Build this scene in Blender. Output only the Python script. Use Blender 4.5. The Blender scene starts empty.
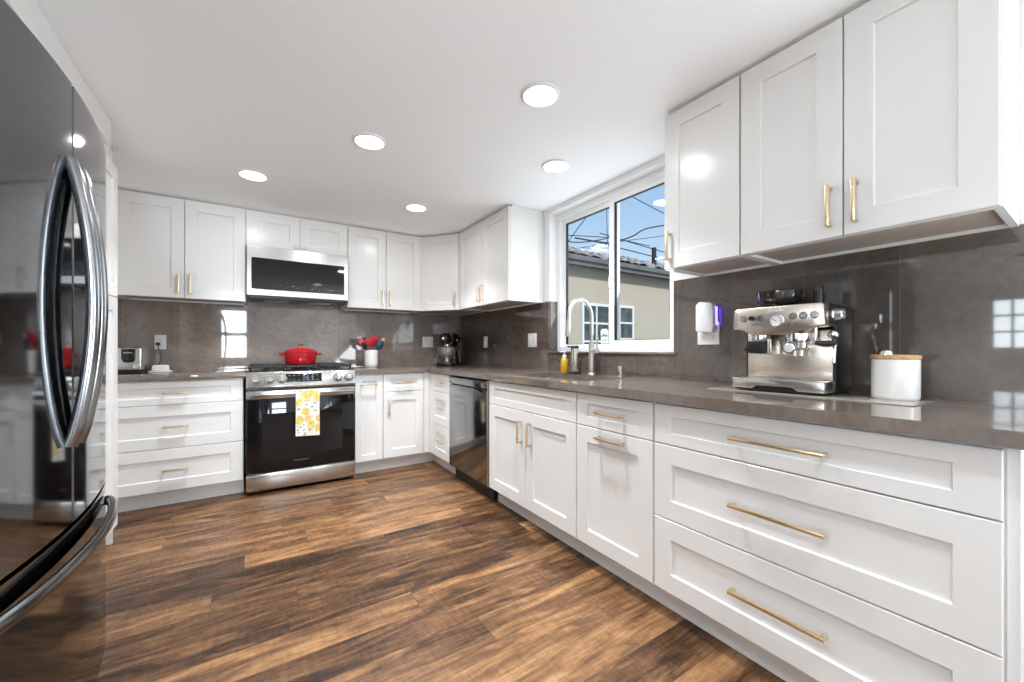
import bpy, bmesh, math, random
from mathutils import Vector, Matrix
R = math.radians
PI = math.pi
random.seed(7)
scn = bpy.context.scene
COL = scn.collection

# ------------------------------------------------------------------ camera, sky, sun, exposure
YAW = -0.577
cam_d = bpy.data.cameras.new('camera'); cam = bpy.data.objects.new('camera', cam_d); COL.objects.link(cam)
cam.location = (-2.012, -4.186, 1.089)
cam.rotation_euler = (PI/2, 0, YAW)
cam_d.sensor_width = 36.0
cam_d.lens = 393.87/1024*36.0
cam_d.shift_y = 8.14/1024
cam_d.clip_start = 0.02
cam_d.clip_end = 200
scn.camera = cam

vs = scn.view_settings
scn.display_settings.display_device = 'sRGB'
vs.view_transform = 'Standard'
vs.look = 'None'
vs.gamma = 1.0
vs.use_curve_mapping = False
vs.exposure = 0.36
scn.cycles.use_denoising = True
scn.cycles.max_bounces = 12
scn.cycles.diffuse_bounces = 7
scn.cycles.glossy_bounces = 5
scn.cycles.sample_clamp_indirect = 6.0
scn.cycles.caustics_reflective = False
scn.cycles.caustics_refractive = False

world = bpy.data.worlds.new('world'); scn.world = world
world.use_nodes = True
wn = world.node_tree; wn.nodes.clear()
w_out = wn.nodes.new('ShaderNodeOutputWorld'); w_bg = wn.nodes.new('ShaderNodeBackground')
w_tc = wn.nodes.new('ShaderNodeTexCoord'); w_sx = wn.nodes.new('ShaderNodeSeparateXYZ'); w_cr = wn.nodes.new('ShaderNodeValToRGB')
wn.links.new(w_tc.outputs['Generated'], w_sx.inputs[0]); wn.links.new(w_sx.outputs['Z'], w_cr.inputs[0])
w_cr.color_ramp.elements[0].position = 0.0; w_cr.color_ramp.elements[0].color = (0.80, 0.86, 0.92, 1)
w_cr.color_ramp.elements[1].position = 0.42; w_cr.color_ramp.elements[1].color = (0.24, 0.42, 0.68, 1)
e = w_cr.color_ramp.elements.new(0.16); e.color = (0.50, 0.67, 0.84, 1)
wn.links.new(w_cr.outputs[0], w_bg.inputs['Color']); w_bg.inputs['Strength'].default_value = 0.98
wn.links.new(w_bg.outputs[0], w_out.inputs[0])

sun_d = bpy.data.lights.new('sun', 'SUN'); sun_d.energy = 2.1; sun_d.angle = R(5); sun_d.color = (1.0, 0.93, 0.82)
sun = bpy.data.objects.new('sun', sun_d); COL.objects.link(sun)
sun.rotation_euler = Vector((0.12, 0.88, -0.45)).to_track_quat('-Z', 'Y').to_euler()

def area(name, loc, direction, sx, sy, energy, color, spread=180):
    d = bpy.data.lights.new(name, 'AREA'); d.shape = 'RECTANGLE'; d.size = sx; d.size_y = sy; d.energy = energy; d.color = color; d.spread = R(spread)
    o = bpy.data.objects.new(name, d); COL.objects.link(o); o.location = loc
    o.rotation_euler = Vector(direction).to_track_quat('-Z', 'Y').to_euler()
    return o
DAY = (0.84, 0.93, 1.0)
area('daylight_rear_window', (-2.576, -6.36, 1.42), (0, 1, 0), 0.84, 1.1, 9, DAY, 50)
area('daylight_side_window', (-3.40, -4.25, 1.30), (1, 0, 0), 1.40, 0.5, 2.2, DAY, 50)
area('fill_door_right', (.06, -5.50, 1.12), (-1, .35, 1.1), 1.1, 1.9, 62, DAY)  # fill lamp added behind the camera, tilted up to brighten the ceiling
area('fill_door_left', (-3.40, -5.62, .75), (1, .5, .9), 0.95, 1.3, 4, DAY)  # low fill lamp added on the unseen part of the left wall
area('daylight_sink_window', (0.20, -2.23, 1.64), (-1, 0, 0.5), 1.1, 1.0, 8, DAY)
GLOW_W, BEAM_W = 2.7, 9.0          # per recessed light: wide glow of the lens, narrower beam
LAMP_C = (0.90, 0.95, 1.0)

# ------------------------------------------------------------------ materials
MATS = {}
def mat(name, col, rough=0.5, metal=0.0, spec=0.5, ior=1.45, coat=0.0, coat_rough=0.05, emit=None, estr=0.0):
    m = bpy.data.materials.new(name); m.use_nodes = True
    b = m.node_tree.nodes['Principled BSDF']
    b.inputs['Base Color'].default_value = (*col, 1)
    b.inputs['Roughness'].default_value = rough
    b.inputs['Metallic'].default_value = metal
    b.inputs['IOR'].default_value = ior
    b.inputs['Specular IOR Level'].default_value = spec
    b.inputs['Coat Weight'].default_value = coat
    b.inputs['Coat Roughness'].default_value = coat_rough
    if emit:
        b.inputs['Emission Color'].default_value = (*emit, 1); b.inputs['Emission Strength'].default_value = estr
    MATS[name] = m
    return m
def nodes(m): return m.node_tree.nodes, m.node_tree.links, m.node_tree.nodes['Principled BSDF']
def N(ns, t, **kw):
    n = ns.new(t)
    for k, v in kw.items():
        if k in ('operation', 'blend_type', 'data_type', 'feature', 'noise_dimensions', 'distance', 'interpolation_type', 'offset_frequency', 'squash_frequency'): setattr(n, k, v)
        else: n.inputs[k].default_value = v
    return n
def ramp(ns, stops):
    r = ns.new('ShaderNodeValToRGB'); el = r.color_ramp.elements
    el[0].position, el[0].color = stops[0][0], (*stops[0][1], 1)
    el[1].position, el[1].color = stops[-1][0], (*stops[-1][1], 1)
    for p, c in stops[1:-1]:
        x = el.new(p); x.color = (*c, 1)
    return r
def noisy(m, scale, amount, detail=3.0, stretch=(1, 1, 1), bump=0.0):
    """mottle the base colour of a plain material a little"""
    ns, lk, b = nodes(m)
    tc = ns.new('ShaderNodeTexCoord'); mp = ns.new('ShaderNodeMapping'); mp.inputs['Scale'].default_value = stretch
    lk.new(tc.outputs['Object'], mp.inputs[0])
    nz = N(ns, 'ShaderNodeTexNoise', Scale=scale, Detail=detail); lk.new(mp.outputs[0], nz.inputs['Vector'])
    c = b.inputs['Base Color'].default_value[:3]
    r = ramp(ns, [(0.3, tuple(max(0, x*(1-amount)) for x in c)), (0.7, tuple(min(1, x*(1+amount)) for x in c))])
    lk.new(nz.outputs['Fac'], r.inputs[0]); lk.new(r.outputs[0], b.inputs['Base Color'])
    if bump:
        bp = N(ns, 'ShaderNodeBump', Strength=bump, Distance=0.002); lk.new(nz.outputs['Fac'], bp.inputs['Height']); lk.new(bp.outputs[0], b.inputs['Normal'])
    return m

M_white = noisy(mat('cabinet_white', (0.79, 0.777, 0.755), 0.22, spec=0.5), 3, 0.01)
M_wall = noisy(mat('wall_white', (0.87, 0.87, 0.87), 0.8, spec=0.2), 40, 0.01, bump=0.05)
M_ceil = noisy(mat('ceiling_white', (0.935, 0.945, 0.95), 0.9, spec=0.1), 60, 0.01, bump=0.08)
M_under = noisy(mat('cabinet_underside', (0.44, 0.375, 0.32), 0.5), 6, 0.05)  # grey-brown base stands for light bounced up from the counter
M_vinyl = mat('window_vinyl', (0.86, 0.86, 0.86), 0.35)
M_gasket = mat('window_gasket', (0.02, 0.02, 0.022), 0.6)
M_brass = noisy(mat('brushed_brass', (0.90, 0.73, 0.47), 0.28, metal=1.0), 30, 0.06)
M_steel = noisy(mat('stainless_steel', (0.66, 0.64, 0.61), 0.26, metal=1.0), 4, 0.05, stretch=(1, 1, 40))
M_sink = noisy(mat('satin_sink_steel', (0.62, 0.60, 0.57), 0.42, metal=1.0), 20, 0.04)
M_steel_h = noisy(mat('brushed_steel', (0.60, 0.585, 0.56), 0.20, metal=1.0), 4, 0.04, stretch=(40, 1, 1))
M_chrome = mat('chrome', (0.80, 0.79, 0.78), 0.08, metal=1.0)
M_nickel = noisy(mat('brushed_nickel', (0.62, 0.58, 0.54), 0.30, metal=1.0), 20, 0.05)
M_blkst = noisy(mat('black_stainless', (0.185, 0.195, 0.205), 0.065, metal=1.0), 3, 0.04, stretch=(1, 1, 20))
M_blkst2 = noisy(mat('black_stainless_handle', (0.30, 0.30, 0.305), 0.20, metal=1.0), 3, 0.04, stretch=(1, 1, 20))
M_blkst3 = noisy(mat('dark_bar_steel', (0.17, 0.17, 0.172), 0.2, metal=1.0), 3, 0.04)
M_blkst4 = noisy(mat('dimmed_black_stainless', (0.105, 0.115, 0.125), 0.085, metal=1.0), 3, 0.04)  # black stainless darkened in place of the freezer drawer's dim reflection
M_dw = noisy(mat('dark_stainless', (0.27, 0.275, 0.28), 0.12, metal=1.0), 3, 0.04, stretch=(1, 1, 20))
M_blackglass = mat('black_glass', (0.006, 0.006, 0.007), 0.04, spec=0.6)
M_black = mat('black_plastic', (0.012, 0.012, 0.013), 0.35)
M_iron = noisy(mat('cast_iron', (0.018, 0.018, 0.02), 0.5), 80, 0.3, bump=0.2)
M_gloss_black = mat('gloss_black_enamel', (0.008, 0.008, 0.009), 0.06, coat=0.5)
M_ovenwin = mat('oven_window_glass', (0.008, 0.008, 0.009), 0.05, spec=0.5)
M_esteel = noisy(mat('floor_tinted_steel', (0.72, 0.64, 0.56), 0.27, metal=1.0), 4, 0.04, stretch=(40, 1, 1))  # tan tint stands for the wood floor mirrored in plain steel
M_smoke = mat('smoked_plastic', (0.03, 0.025, 0.02), 0.06, spec=0.7)
M_red = mat('red_enamel', (0.46, 0.010, 0.018), 0.12, coat=0.6)
M_redsil = mat('red_silicone', (0.42, 0.015, 0.03), 0.4)
M_pinksil = mat('pink_red_silicone', (0.55, 0.05, 0.09), 0.4)
M_bluesil = mat('navy_silicone', (0.012, 0.04, 0.09), 0.4)
M_woodspoon = noisy(mat('light_wood', (0.56, 0.33, 0.15), 0.5), 12, 0.25, stretch=(1, 8, 8))
M_ceramic = mat('white_ceramic', (0.80, 0.78, 0.75), 0.12, coat=0.4)
M_speck = mat('speckled_ceramic', (0.82, 0.80, 0.77), 0.3); noisy(M_speck, 55, 0.06)
M_plast = mat('white_plastic', (0.82, 0.81, 0.80), 0.3)
M_amber = mat('amber_soap', (0.52, 0.29, 0.02), 0.12, coat=0.4)
M_slot = mat('outlet_slot', (0.05, 0.05, 0.05), 0.5)
M_gold = mat('gold_knob', (0.85, 0.58, 0.22), 0.2, metal=1.0)
M_lens = mat('lamp_lens', (0.9, 0.9, 0.9), 0.4, emit=(1.0, 0.97, 0.93), estr=9.0)
M_blueled = mat('blue_led', (0.02, 0.02, 0.3), 0.3, emit=(0.12, 0.07, 1.0), estr=8.0)
M_mat = noisy(mat('stone_grey_mat', (0.36, 0.315, 0.27), 0.10, coat=0.6), 14, 0.06)
M_logo = mat('logo_grey', (0.45, 0.45, 0.46), 0.4)
M_logo_dark = mat('logo_dark', (0.16, 0.15, 0.14), 0.4)
M_fascia = noisy(mat('grey_fascia', (0.16, 0.165, 0.165), 0.6), 5, 0.1)
M_cable = mat('black_cable', (0.02, 0.02, 0.025), 0.6)
M_ground = noisy(mat('yard_ground', (0.30, 0.28, 0.25), 0.9), 3, 0.3)
M_hglass = noisy(mat('dark_window_glass', (0.05, 0.075, 0.075), 0.05, spec=0.8), 6, 0.6)
M_sticker = mat('white_sticker', (0.80, 0.82, 0.74), 0.5)
M_green = mat('green_print', (0.10, 0.28, 0.16), 0.5)
M_clockblue = mat('clock_digits', (0.1, 0.3, 0.5), 0.4, emit=(0.3, 0.6, 1.0), estr=0.15)

# polished grey-brown stone: clouded ground, thin pale and dark veins, glossy
def stone(name, base, tile, vein=1.0):
    m = mat(name, base, 0.035, spec=0.6, ior=1.55)
    ns, lk, b = nodes(m)
    ge = ns.new('ShaderNodeNewGeometry')
    n1 = N(ns, 'ShaderNodeTexNoise', Scale=2.3, Detail=6.0, Roughness=0.62, Distortion=0.5); lk.new(ge.outputs['Position'], n1.inputs['Vector'])
    lo = tuple(x*0.74 for x in base); hi = tuple(min(1, x*1.28) for x in base)
    r1 = ramp(ns, [(0.33, lo), (0.5, base), (0.68, hi)]); lk.new(n1.outputs['Fac'], r1.inputs[0])
    n2 = N(ns, 'ShaderNodeTexNoise', Scale=38.0, Detail=4.0, Roughness=0.7); lk.new(ge.outputs['Position'], n2.inputs['Vector'])
    r2 = ramp(ns, [(0.3, (0.82, 0.82, 0.82)), (0.7, (1.15, 1.15, 1.15))]); lk.new(n2.outputs['Fac'], r2.inputs[0])
    mx = N(ns, 'ShaderNodeMixRGB', blend_type='MULTIPLY', Fac=1.0); lk.new(r1.outputs[0], mx.inputs[1]); lk.new(r2.outputs[0], mx.inputs[2])
    # dark hairline cracks
    mp = ns.new('ShaderNodeMapping'); mp.inputs['Scale'].default_value = (0.5, 0.35, 1.5); mp.inputs['Location'].default_value = (0.3, 0.13, 0.41)
    lk.new(ge.outputs['Position'], mp.inputs[0])
    n3 = N(ns, 'ShaderNodeTexNoise', Scale=1.5, Detail=5.0, Roughness=0.55); lk.new(mp.outputs[0], n3.inputs['Vector'])
    sb = N(ns, 'ShaderNodeMath', operation='SUBTRACT'); lk.new(n3.outputs['Fac'], sb.inputs[0]); sb.inputs[1].default_value = 0.5
    ab = N(ns, 'ShaderNodeMath', operation='ABSOLUTE'); lk.new(sb.outputs[0], ab.inputs[0])
    r3 = ramp(ns, [(0.0, (0.55, 0.52, 0.5)), (0.004, (0.82, 0.80, 0.78)), (0.010, (1, 1, 1))]); lk.new(ab.outputs[0], r3.inputs[0])
    mx2 = N(ns, 'ShaderNodeMixRGB', blend_type='MULTIPLY', Fac=vein); lk.new(mx.outputs[0], mx2.inputs[1]); lk.new(r3.outputs[0], mx2.inputs[2])
    last = mx2
    if tile:
        # vertical joints of the big slabs, every 0.61 m
        sp = ns.new('ShaderNodeSeparateXYZ'); lk.new(ge.outputs['Position'], sp.inputs[0])
        ax = N(ns, 'ShaderNodeMath', operation='MULTIPLY_ADD'); lk.new(sp.outputs['X' if tile == 'x' else 'Y'], ax.inputs[0])
        ax.inputs[1].default_value = 1/0.305; ax.inputs[2].default_value = 0.42 if tile == 'x' else 0.29
        fr = N(ns, 'ShaderNodeMath', operation='FRACT'); lk.new(ax.outputs[0], fr.inputs[0])
        lt = N(ns, 'ShaderNodeMath', operation='LESS_THAN'); lk.new(fr.outputs[0], lt.inputs[0]); lt.inputs[1].default_value = 0.0065
        wn_ = ns.new('ShaderNodeTexWhiteNoise'); wn_.noise_dimensions = '1D'
        fl = N(ns, 'ShaderNodeMath', operation='FLOOR'); lk.new(ax.outputs[0], fl.inputs[0]); lk.new(fl.outputs[0], wn_.inputs['W'])
        rv = ramp(ns, [(0.0, (0.88, 0.88, 0.88)), (1.0, (1.13, 1.12, 1.11))]); lk.new(wn_.outputs['Value'], rv.inputs[0])
        mx3 = N(ns, 'ShaderNodeMixRGB', blend_type='MULTIPLY', Fac=1.0); lk.new(last.outputs[0], mx3.inputs[1]); lk.new(rv.outputs[0], mx3.inputs[2])
        mx4 = N(ns, 'ShaderNodeMixRGB', blend_type='MIX'); lk.new(lt.outputs[0], mx4.inputs[0]); lk.new(mx3.outputs[0], mx4.inputs[1]); mx4.inputs[2].default_value = (*[x*1.5 for x in base], 1)
        last = mx4
    lk.new(last.outputs[0], b.inputs['Base Color'])
    return m
STONE = (0.150, 0.120, 0.102)
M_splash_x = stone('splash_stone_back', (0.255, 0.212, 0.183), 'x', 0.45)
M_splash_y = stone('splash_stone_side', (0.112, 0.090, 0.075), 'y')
M_counter = stone('counter_stone', (0.180, 0.144, 0.121), None)

# brown rustic planks running along x
def planks():
    m = mat('plank_floor', (0.2, 0.12, 0.07), 0.36, spec=0.3)
    ns, lk, b = nodes(m)
    ge = ns.new('ShaderNodeNewGeometry'); sp = ns.new('ShaderNodeSeparateXYZ'); lk.new(ge.outputs['Position'], sp.inputs[0])
    def mth(op, a, v=None, c=None):
        n = N(ns, 'ShaderNodeMath', operation=op)
        for i, s in enumerate((a, v, c)):
            if s is None: continue
            if isinstance(s, (int, float)): n.inputs[i].default_value = s
            else: lk.new(s, n.inputs[i])
        return n.outputs[0]
    W, L = 0.156, 1.22
    row = mth('DIVIDE', mth('ADD', sp.outputs['Y'], 3.08 + W*40), W)
    ri = mth('FLOOR', row); rf = mth('FRACT', row)
    wn1 = ns.new('ShaderNodeTexWhiteNoise'); wn1.noise_dimensions = '1D'; lk.new(ri, wn1.inputs['W'])
    col = mth('ADD', mth('DIVIDE', mth('ADD', sp.outputs['X'], 30.0), L), mth('MULTIPLY', wn1.outputs['Value'], 7.3))
    ci = mth('FLOOR', col); cf = mth('FRACT', col)
    cb = ns.new('ShaderNodeCombineXYZ'); lk.new(ri, cb.inputs[0]); lk.new(ci, cb.inputs[1])
    wn2 = ns.new('ShaderNodeTexWhiteNoise'); wn2.noise_dimensions = '2D'; lk.new(cb.outputs[0], wn2.inputs['Vector'])
    # grain space: per-plank offset
    of = N(ns, 'ShaderNodeVectorMath', operation='MULTIPLY'); lk.new(wn2.outputs['Color'], of.inputs[0]); of.inputs[1].default_value = (37, 23, 11)
    ad = N(ns, 'ShaderNodeVectorMath', operation='ADD'); lk.new(ge.outputs['Position'], ad.inputs[0]); lk.new(of.outputs[0], ad.inputs[1])
    def gn(sx, sy, scale, det, rough=0.6, dist=0.0):
        mp = ns.new('ShaderNodeMapping'); mp.inputs['Scale'].default_value = (sx, sy, 1); lk.new(ad.outputs[0], mp.inputs[0])
        n = N(ns, 'ShaderNodeTexNoise', Scale=scale, Detail=det, Roughness=rough, Distortion=dist); lk.new(mp.outputs[0], n.inputs['Vector'])
        return n.outputs['Fac']
    big = gn(1.25, 7.5, 1.9, 7.0, 0.66, 0.9)
    fine = gn(5.0, 60.0, 1.7, 6.0, 0.75, 0.6)
    saw = gn(60.0, 14.0, 1.0, 3.0)
    t = mth('ADD', mth('MULTIPLY', big, 1.15), mth('MULTIPLY', wn2.outputs['Value'], 0.26))
    t = mth('ADD', t, mth('MULTIPLY', fine, 0.46))
    t = mth('ADD', t, mth('MULTIPLY', saw, 0.20))
    t = mth('MULTIPLY_ADD', t, 1.4, -0.985)
    r = ramp(ns, [(0.12, (0.017, 0.0085, 0.0045)), (0.34, (0.062, 0.030, 0.0145)), (0.52, (0.130, 0.064, 0.029)), (0.70, (0.220, 0.112, 0.049)), (0.92, (0.35, 0.19, 0.088))])
    lk.new(t, r.inputs[0])
    # knots
    mpk = ns.new('ShaderNodeMapping'); mpk.inputs['Scale'].default_value = (1.0, 2.6, 1); lk.new(ad.outputs[0], mpk.inputs[0])
    vo = N(ns, 'ShaderNodeTexVoronoi', Scale=1.35); lk.new(mpk.outputs[0], vo.inputs['Vector'])
    rk = ramp(ns, [(0.03, (0.28, 0.24, 0.22)), (0.10, (0.75, 0.72, 0.7)), (0.16, (1, 1, 1))]); lk.new(vo.outputs['Distance'], rk.inputs[0])
    mk = N(ns, 'ShaderNodeMixRGB', blend_type='MULTIPLY', Fac=0.85); lk.new(r.outputs[0], mk.inputs[1]); lk.new(rk.outputs[0], mk.inputs[2])
    # joints
    d1 = mth('LESS_THAN', rf, 0.012); d2 = mth('LESS_THAN', cf, 0.0018)
    j = mth('MAXIMUM', d1, d2)
    mj = N(ns, 'ShaderNodeMixRGB', blend_type='MIX'); lk.new(mth('MULTIPLY', j, 0.7), mj.inputs[0]); lk.new(mk.outputs[0], mj.inputs[1]); mj.inputs[2].default_value = (0.02, 0.012, 0.008, 1)
    lk.new(mj.outputs[0], b.inputs['Base Color'])
    rr = N(ns, 'ShaderNodeMapRange'); lk.new(fine, rr.inputs[0]); rr.inputs[3].default_value = 0.27; rr.inputs[4].default_value = 0.42
    lk.new(rr.outputs[0], b.inputs['Roughness'])
    bp = N(ns, 'ShaderNodeBump', Strength=0.18, Distance=0.002); lk.new(fine, bp.inputs['Height']); lk.new(bp.outputs[0], b.inputs['Normal'])
    return m
M_floor = planks()

# thin clear window glass
def glass(name, tint):
    m = bpy.data.materials.new(name); m.use_nodes = True
    ns, lk = m.node_tree.nodes, m.node_tree.links; ns.clear()
    o = ns.new('ShaderNodeOutputMaterial'); t = ns.new('ShaderNodeBsdfTransparent'); g = ns.new('ShaderNodeBsdfGlossy')
    t.inputs[0].default_value = (*tint, 1); g.inputs['Roughness'].default_value = 0.01
    f = ns.new('ShaderNodeFresnel'); ge = ns.new('ShaderNodeNewGeometry')
    io = N(ns, 'ShaderNodeMapRange'); io.inputs[3].default_value = 1.25; io.inputs[4].default_value = 1/1.25     # same index seen from either face of the thin pane
    lk.new(ge.outputs['Backfacing'], io.inputs[0]); lk.new(io.outputs[0], f.inputs[0])
    mx = ns.new('ShaderNodeMixShader'); lk.new(f.outputs[0], mx.inputs[0]); lk.new(t.outputs[0], mx.inputs[1]); lk.new(g.outputs[0], mx.inputs[2])
    lk.new(mx.outputs[0], o.inputs[0])
    return m
M_glass = glass('clear_glass', (0.97, 0.98, 0.98))

# lemon print towel
def lemon_cloth():
    m = mat('lemon_print_cotton', (0.8, 0.8, 0.76), 0.85, spec=0.1)
    ns, lk, b = nodes(m)
    tc = ns.new('ShaderNodeTexCoord')
    mp = ns.new('ShaderNodeMapping'); mp.inputs['Scale'].default_value = (1, 1, 0.8); lk.new(tc.outputs['Object'], mp.inputs[0])
    v = N(ns, 'ShaderNodeTexVoronoi', Scale=19.0, Randomness=0.8); lk.new(mp.outputs[0], v.inputs['Vector'])
    le = ramp(ns, [(0.0, (1, 1, 1)), (0.50, (1, 1, 1)), (0.56, (0, 0, 0))]); lk.new(v.outputs['Distance'], le.inputs[0])
    n = N(ns, 'ShaderNodeTexNoise', Scale=60.0, Detail=2.0); lk.new(tc.outputs['Object'], n.inputs['Vector'])
    ye = ramp(ns, [(0.35, (0.60, 0.40, 0.09)), (0.65, (0.80, 0.64, 0.26))]); lk.new(n.outputs['Fac'], ye.inputs[0])
    v2 = N(ns, 'ShaderNodeTexVoronoi', Scale=24.0, Randomness=1.0); 
    mp2 = ns.new('ShaderNodeMapping'); mp2.inputs['Location'].default_value = (3.1, 1.7, 0.4); mp2.inputs['Scale'].default_value = (1.0, 1.0, 1.7); lk.new(tc.outputs['Object'], mp2.inputs[0]); lk.new(mp2.outputs[0], v2.inputs['Vector'])
    lf = ramp(ns, [(0.0, (1, 1, 1)), (0.26, (1, 1, 1)), (0.29, (0, 0, 0))]); lk.new(v2.outputs['Distance'], lf.inputs[0])
    m1 = N(ns, 'ShaderNodeMixRGB'); lk.new(lf.outputs[0], m1.inputs[0]); m1.inputs[1].default_value = (0.72, 0.70, 0.64, 1); m1.inputs[2].default_value = (0.30, 0.34, 0.27, 1)
    pick = ramp(ns, [(0.0, (0, 0, 0)), (0.22, (0, 0, 0)), (0.24, (1, 1, 1))]); lk.new(v.outputs['Color'], pick.inputs[0])
    mu = N(ns, 'ShaderNodeMixRGB', blend_type='MULTIPLY', Fac=1.0); lk.new(le.outputs[0], mu.inputs[1]); lk.new(pick.outputs[0], mu.inputs[2])
    m2 = N(ns, 'ShaderNodeMixRGB'); lk.new(mu.outputs[0], m2.inputs[0]); lk.new(m1.outputs[0], m2.inputs[1]); lk.new(ye.outputs[0], m2.inputs[2])
    lk.new(m2.outputs[0], b.inputs['Base Color'])
    return m
M_lemon = lemon_cloth()

def stucco():
    m = mat('beige_stucco', (0.53, 0.485, 0.405), 0.9, spec=0.1); noisy(m, 25, 0.06, bump=0.3); return m
M_stucco = stucco()
def shingle():
    m = mat('grey_shingles', (0.42, 0.41, 0.40), 0.95, spec=0.1)
    ns, lk, b = nodes(m)
    ge = ns.new('ShaderNodeNewGeometry')
    n = N(ns, 'ShaderNodeTexNoise', Scale=5.0, Detail=5.0, Roughness=0.7); lk.new(ge.outputs['Position'], n.inputs['Vector'])
    r = ramp(ns, [(0.38, (0.13, 0.125, 0.12)), (0.5, (0.33, 0.32, 0.305)), (0.62, (0.58, 0.56, 0.54))]); lk.new(n.outputs['Fac'], r.inputs[0]); lk.new(r.outputs[0], b.inputs['Base Color'])
    return m
M_shingle = shingle()

# ------------------------------------------------------------------ mesh helpers
class G:
    def __init__(s): s.bm = bmesh.new()
    def merge(s, t, M=None):
        if M is not None: bmesh.ops.transform(t, matrix=M, verts=t.verts)
        me = bpy.data.meshes.new('tmp'); t.to_mesh(me); t.free(); s.bm.from_mesh(me); bpy.data.meshes.remove(me)
        return s
    def box(s, x0, x1, y0, y1, z0, z1, bev=0.0, seg=2, M=None):
        t = bmesh.new(); bmesh.ops.create_cube(t, size=1.0)
        for v in t.verts: v.co = Vector(((x0+x1)/2 + v.co.x*(x1-x0), (y0+y1)/2 + v.co.y*(y1-y0), (z0+z1)/2 + v.co.z*(z1-z0)))
        if bev > 0: bmesh.ops.bevel(t, geom=t.edges[:], offset=bev, segments=seg, profile=0.5, affect='EDGES', clamp_overlap=True)
        return s.merge(t, M)
    def lathe(s, prof, c=(0, 0, 0), n=32, M=None, cap=True):
        t = bmesh.new(); rings = []
        for r, z in prof:
            rings.append([t.verts.new((r*math.cos(2*PI*i/n), r*math.sin(2*PI*i/n), z)) for i in range(n)])
        for a, b in zip(rings, rings[1:]):
            for i in range(n): t.faces.new((a[i], a[(i+1) % n], b[(i+1) % n], b[i]))
        if cap:
            t.faces.new(rings[0][::-1]); t.faces.new(rings[-1])
        bmesh.ops.recalc_face_normals(t, faces=t.faces)
        MM = Matrix.Translation(c) @ (M if M is not None else Matrix())
        return s.merge(t, MM)
    def cyl(s, p0, p1, r, r1=None, n=24):
        p0, p1 = Vector(p0), Vector(p1); d = p1-p0
        q = d.to_track_quat('Z', 'Y').to_matrix().to_4x4()
        return s.lathe([(r, 0), (r if r1 is None else r1, d.length)], p0, n, q)
    def tube(s, pts, r, n=10, cap=True, flat=None):
        pts = [Vector(p) for p in pts]; t = bmesh.new(); rings = []
        tg = [(pts[min(i+1, len(pts)-1)]-pts[max(i-1, 0)]).normalized() for i in range(len(pts))]
        ref = Vector((0, 0, 1)) if abs(tg[0].z) < 0.9 else Vector((1, 0, 0))
        u = tg[0].cross(ref).normalized()
        for i, p in enumerate(pts):
            u = (u - tg[i]*u.dot(tg[i])).normalized(); v = tg[i].cross(u)
            ri = r[i] if isinstance(r, (list, tuple)) else r
            a, b = (ri, ri) if flat is None else (ri, ri*flat)
            rings.append([t.verts.new(p + u*a*math.cos(2*PI*k/n) + v*b*math.sin(2*PI*k/n)) for k in range(n)])
        for a, b in zip(rings, rings[1:]):
            for k in range(n): t.faces.new((a[k], a[(k+1) % n], b[(k+1) % n], b[k]))
        if cap: t.faces.new(rings[0][::-1]); t.faces.new(rings[-1])
        bmesh.ops.recalc_face_normals(t, faces=t.faces)
        return s.merge(t)
    def ball(s, c, rx, ry=None, rz=None, M=None, n=20):
        ry = rx if ry is None else ry; rz = rx if rz is None else rz
        t = bmesh.new(); bmesh.ops.create_uvsphere(t, u_segments=n, v_segments=n//2, radius=1.0)
        MM = Matrix.Translation(c) @ (M if M is not None else Matrix()) @ Matrix.Diagonal((rx, ry, rz, 1))
        return s.merge(t, MM)
    def prism(s, poly, a0, a1, axis='y', bev=0.0, M=None):
        """polygon in the other two axes, pushed along `axis` from a0 to a1"""
        t = bmesh.new()
        def P(p, a):
            return {'y': (p[0], a, p[1]), 'x': (a, p[0], p[1]), 'z': (p[0], p[1], a)}[axis]
        A = [t.verts.new(P(p, a0)) for p in poly]; B = [t.verts.new(P(p, a1)) for p in poly]; n = len(poly)
        t.faces.new(A); t.faces.new(B[::-1])
        for i in range(n): t.faces.new((A[i], B[i], B[(i+1) % n], A[(i+1) % n]))
        bmesh.ops.recalc_face_normals(t, faces=t.faces)
        if bev > 0: bmesh.ops.bevel(t, geom=t.edges[:], offset=bev, segments=2, profile=0.5, affect='EDGES', clamp_overlap=True)
        return s.merge(t, M)
    def slab(s, us, vs_, fill, c0, c1, fmt):
        """a plate cut by grid lines us x vs_, solid where fill(i, j); fmt(u, v, c) gives xyz"""
        t = bmesh.new(); V = {}
        def vv(i, j, k):
            if (i, j, k) not in V: V[(i, j, k)] = t.verts.new(fmt(us[i], vs_[j], (c0, c1)[k]))
            return V[(i, j, k)]
        nu, nv = len(us)-1, len(vs_)-1
        F = lambda i, j: 0 <= i < nu and 0 <= j < nv and fill(i, j)
        for i in range(nu):
            for j in range(nv):
                if not F(i, j): continue
                for k in (0, 1): t.faces.new((vv(i, j, k), vv(i+1, j, k), vv(i+1, j+1, k), vv(i, j+1, k)))
                for (di, dj, a, b) in ((-1, 0, (i, j), (i, j+1)), (1, 0, (i+1, j), (i+1, j+1)), (0, -1, (i, j), (i+1, j)), (0, 1, (i, j+1), (i+1, j+1))):
                    if not F(i+di, j+dj): t.faces.new((vv(*a, 0), vv(*b, 0), vv(*b, 1), vv(*a, 1)))
        bmesh.ops.recalc_face_normals(t, faces=t.faces)
        return s.merge(t)
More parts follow.
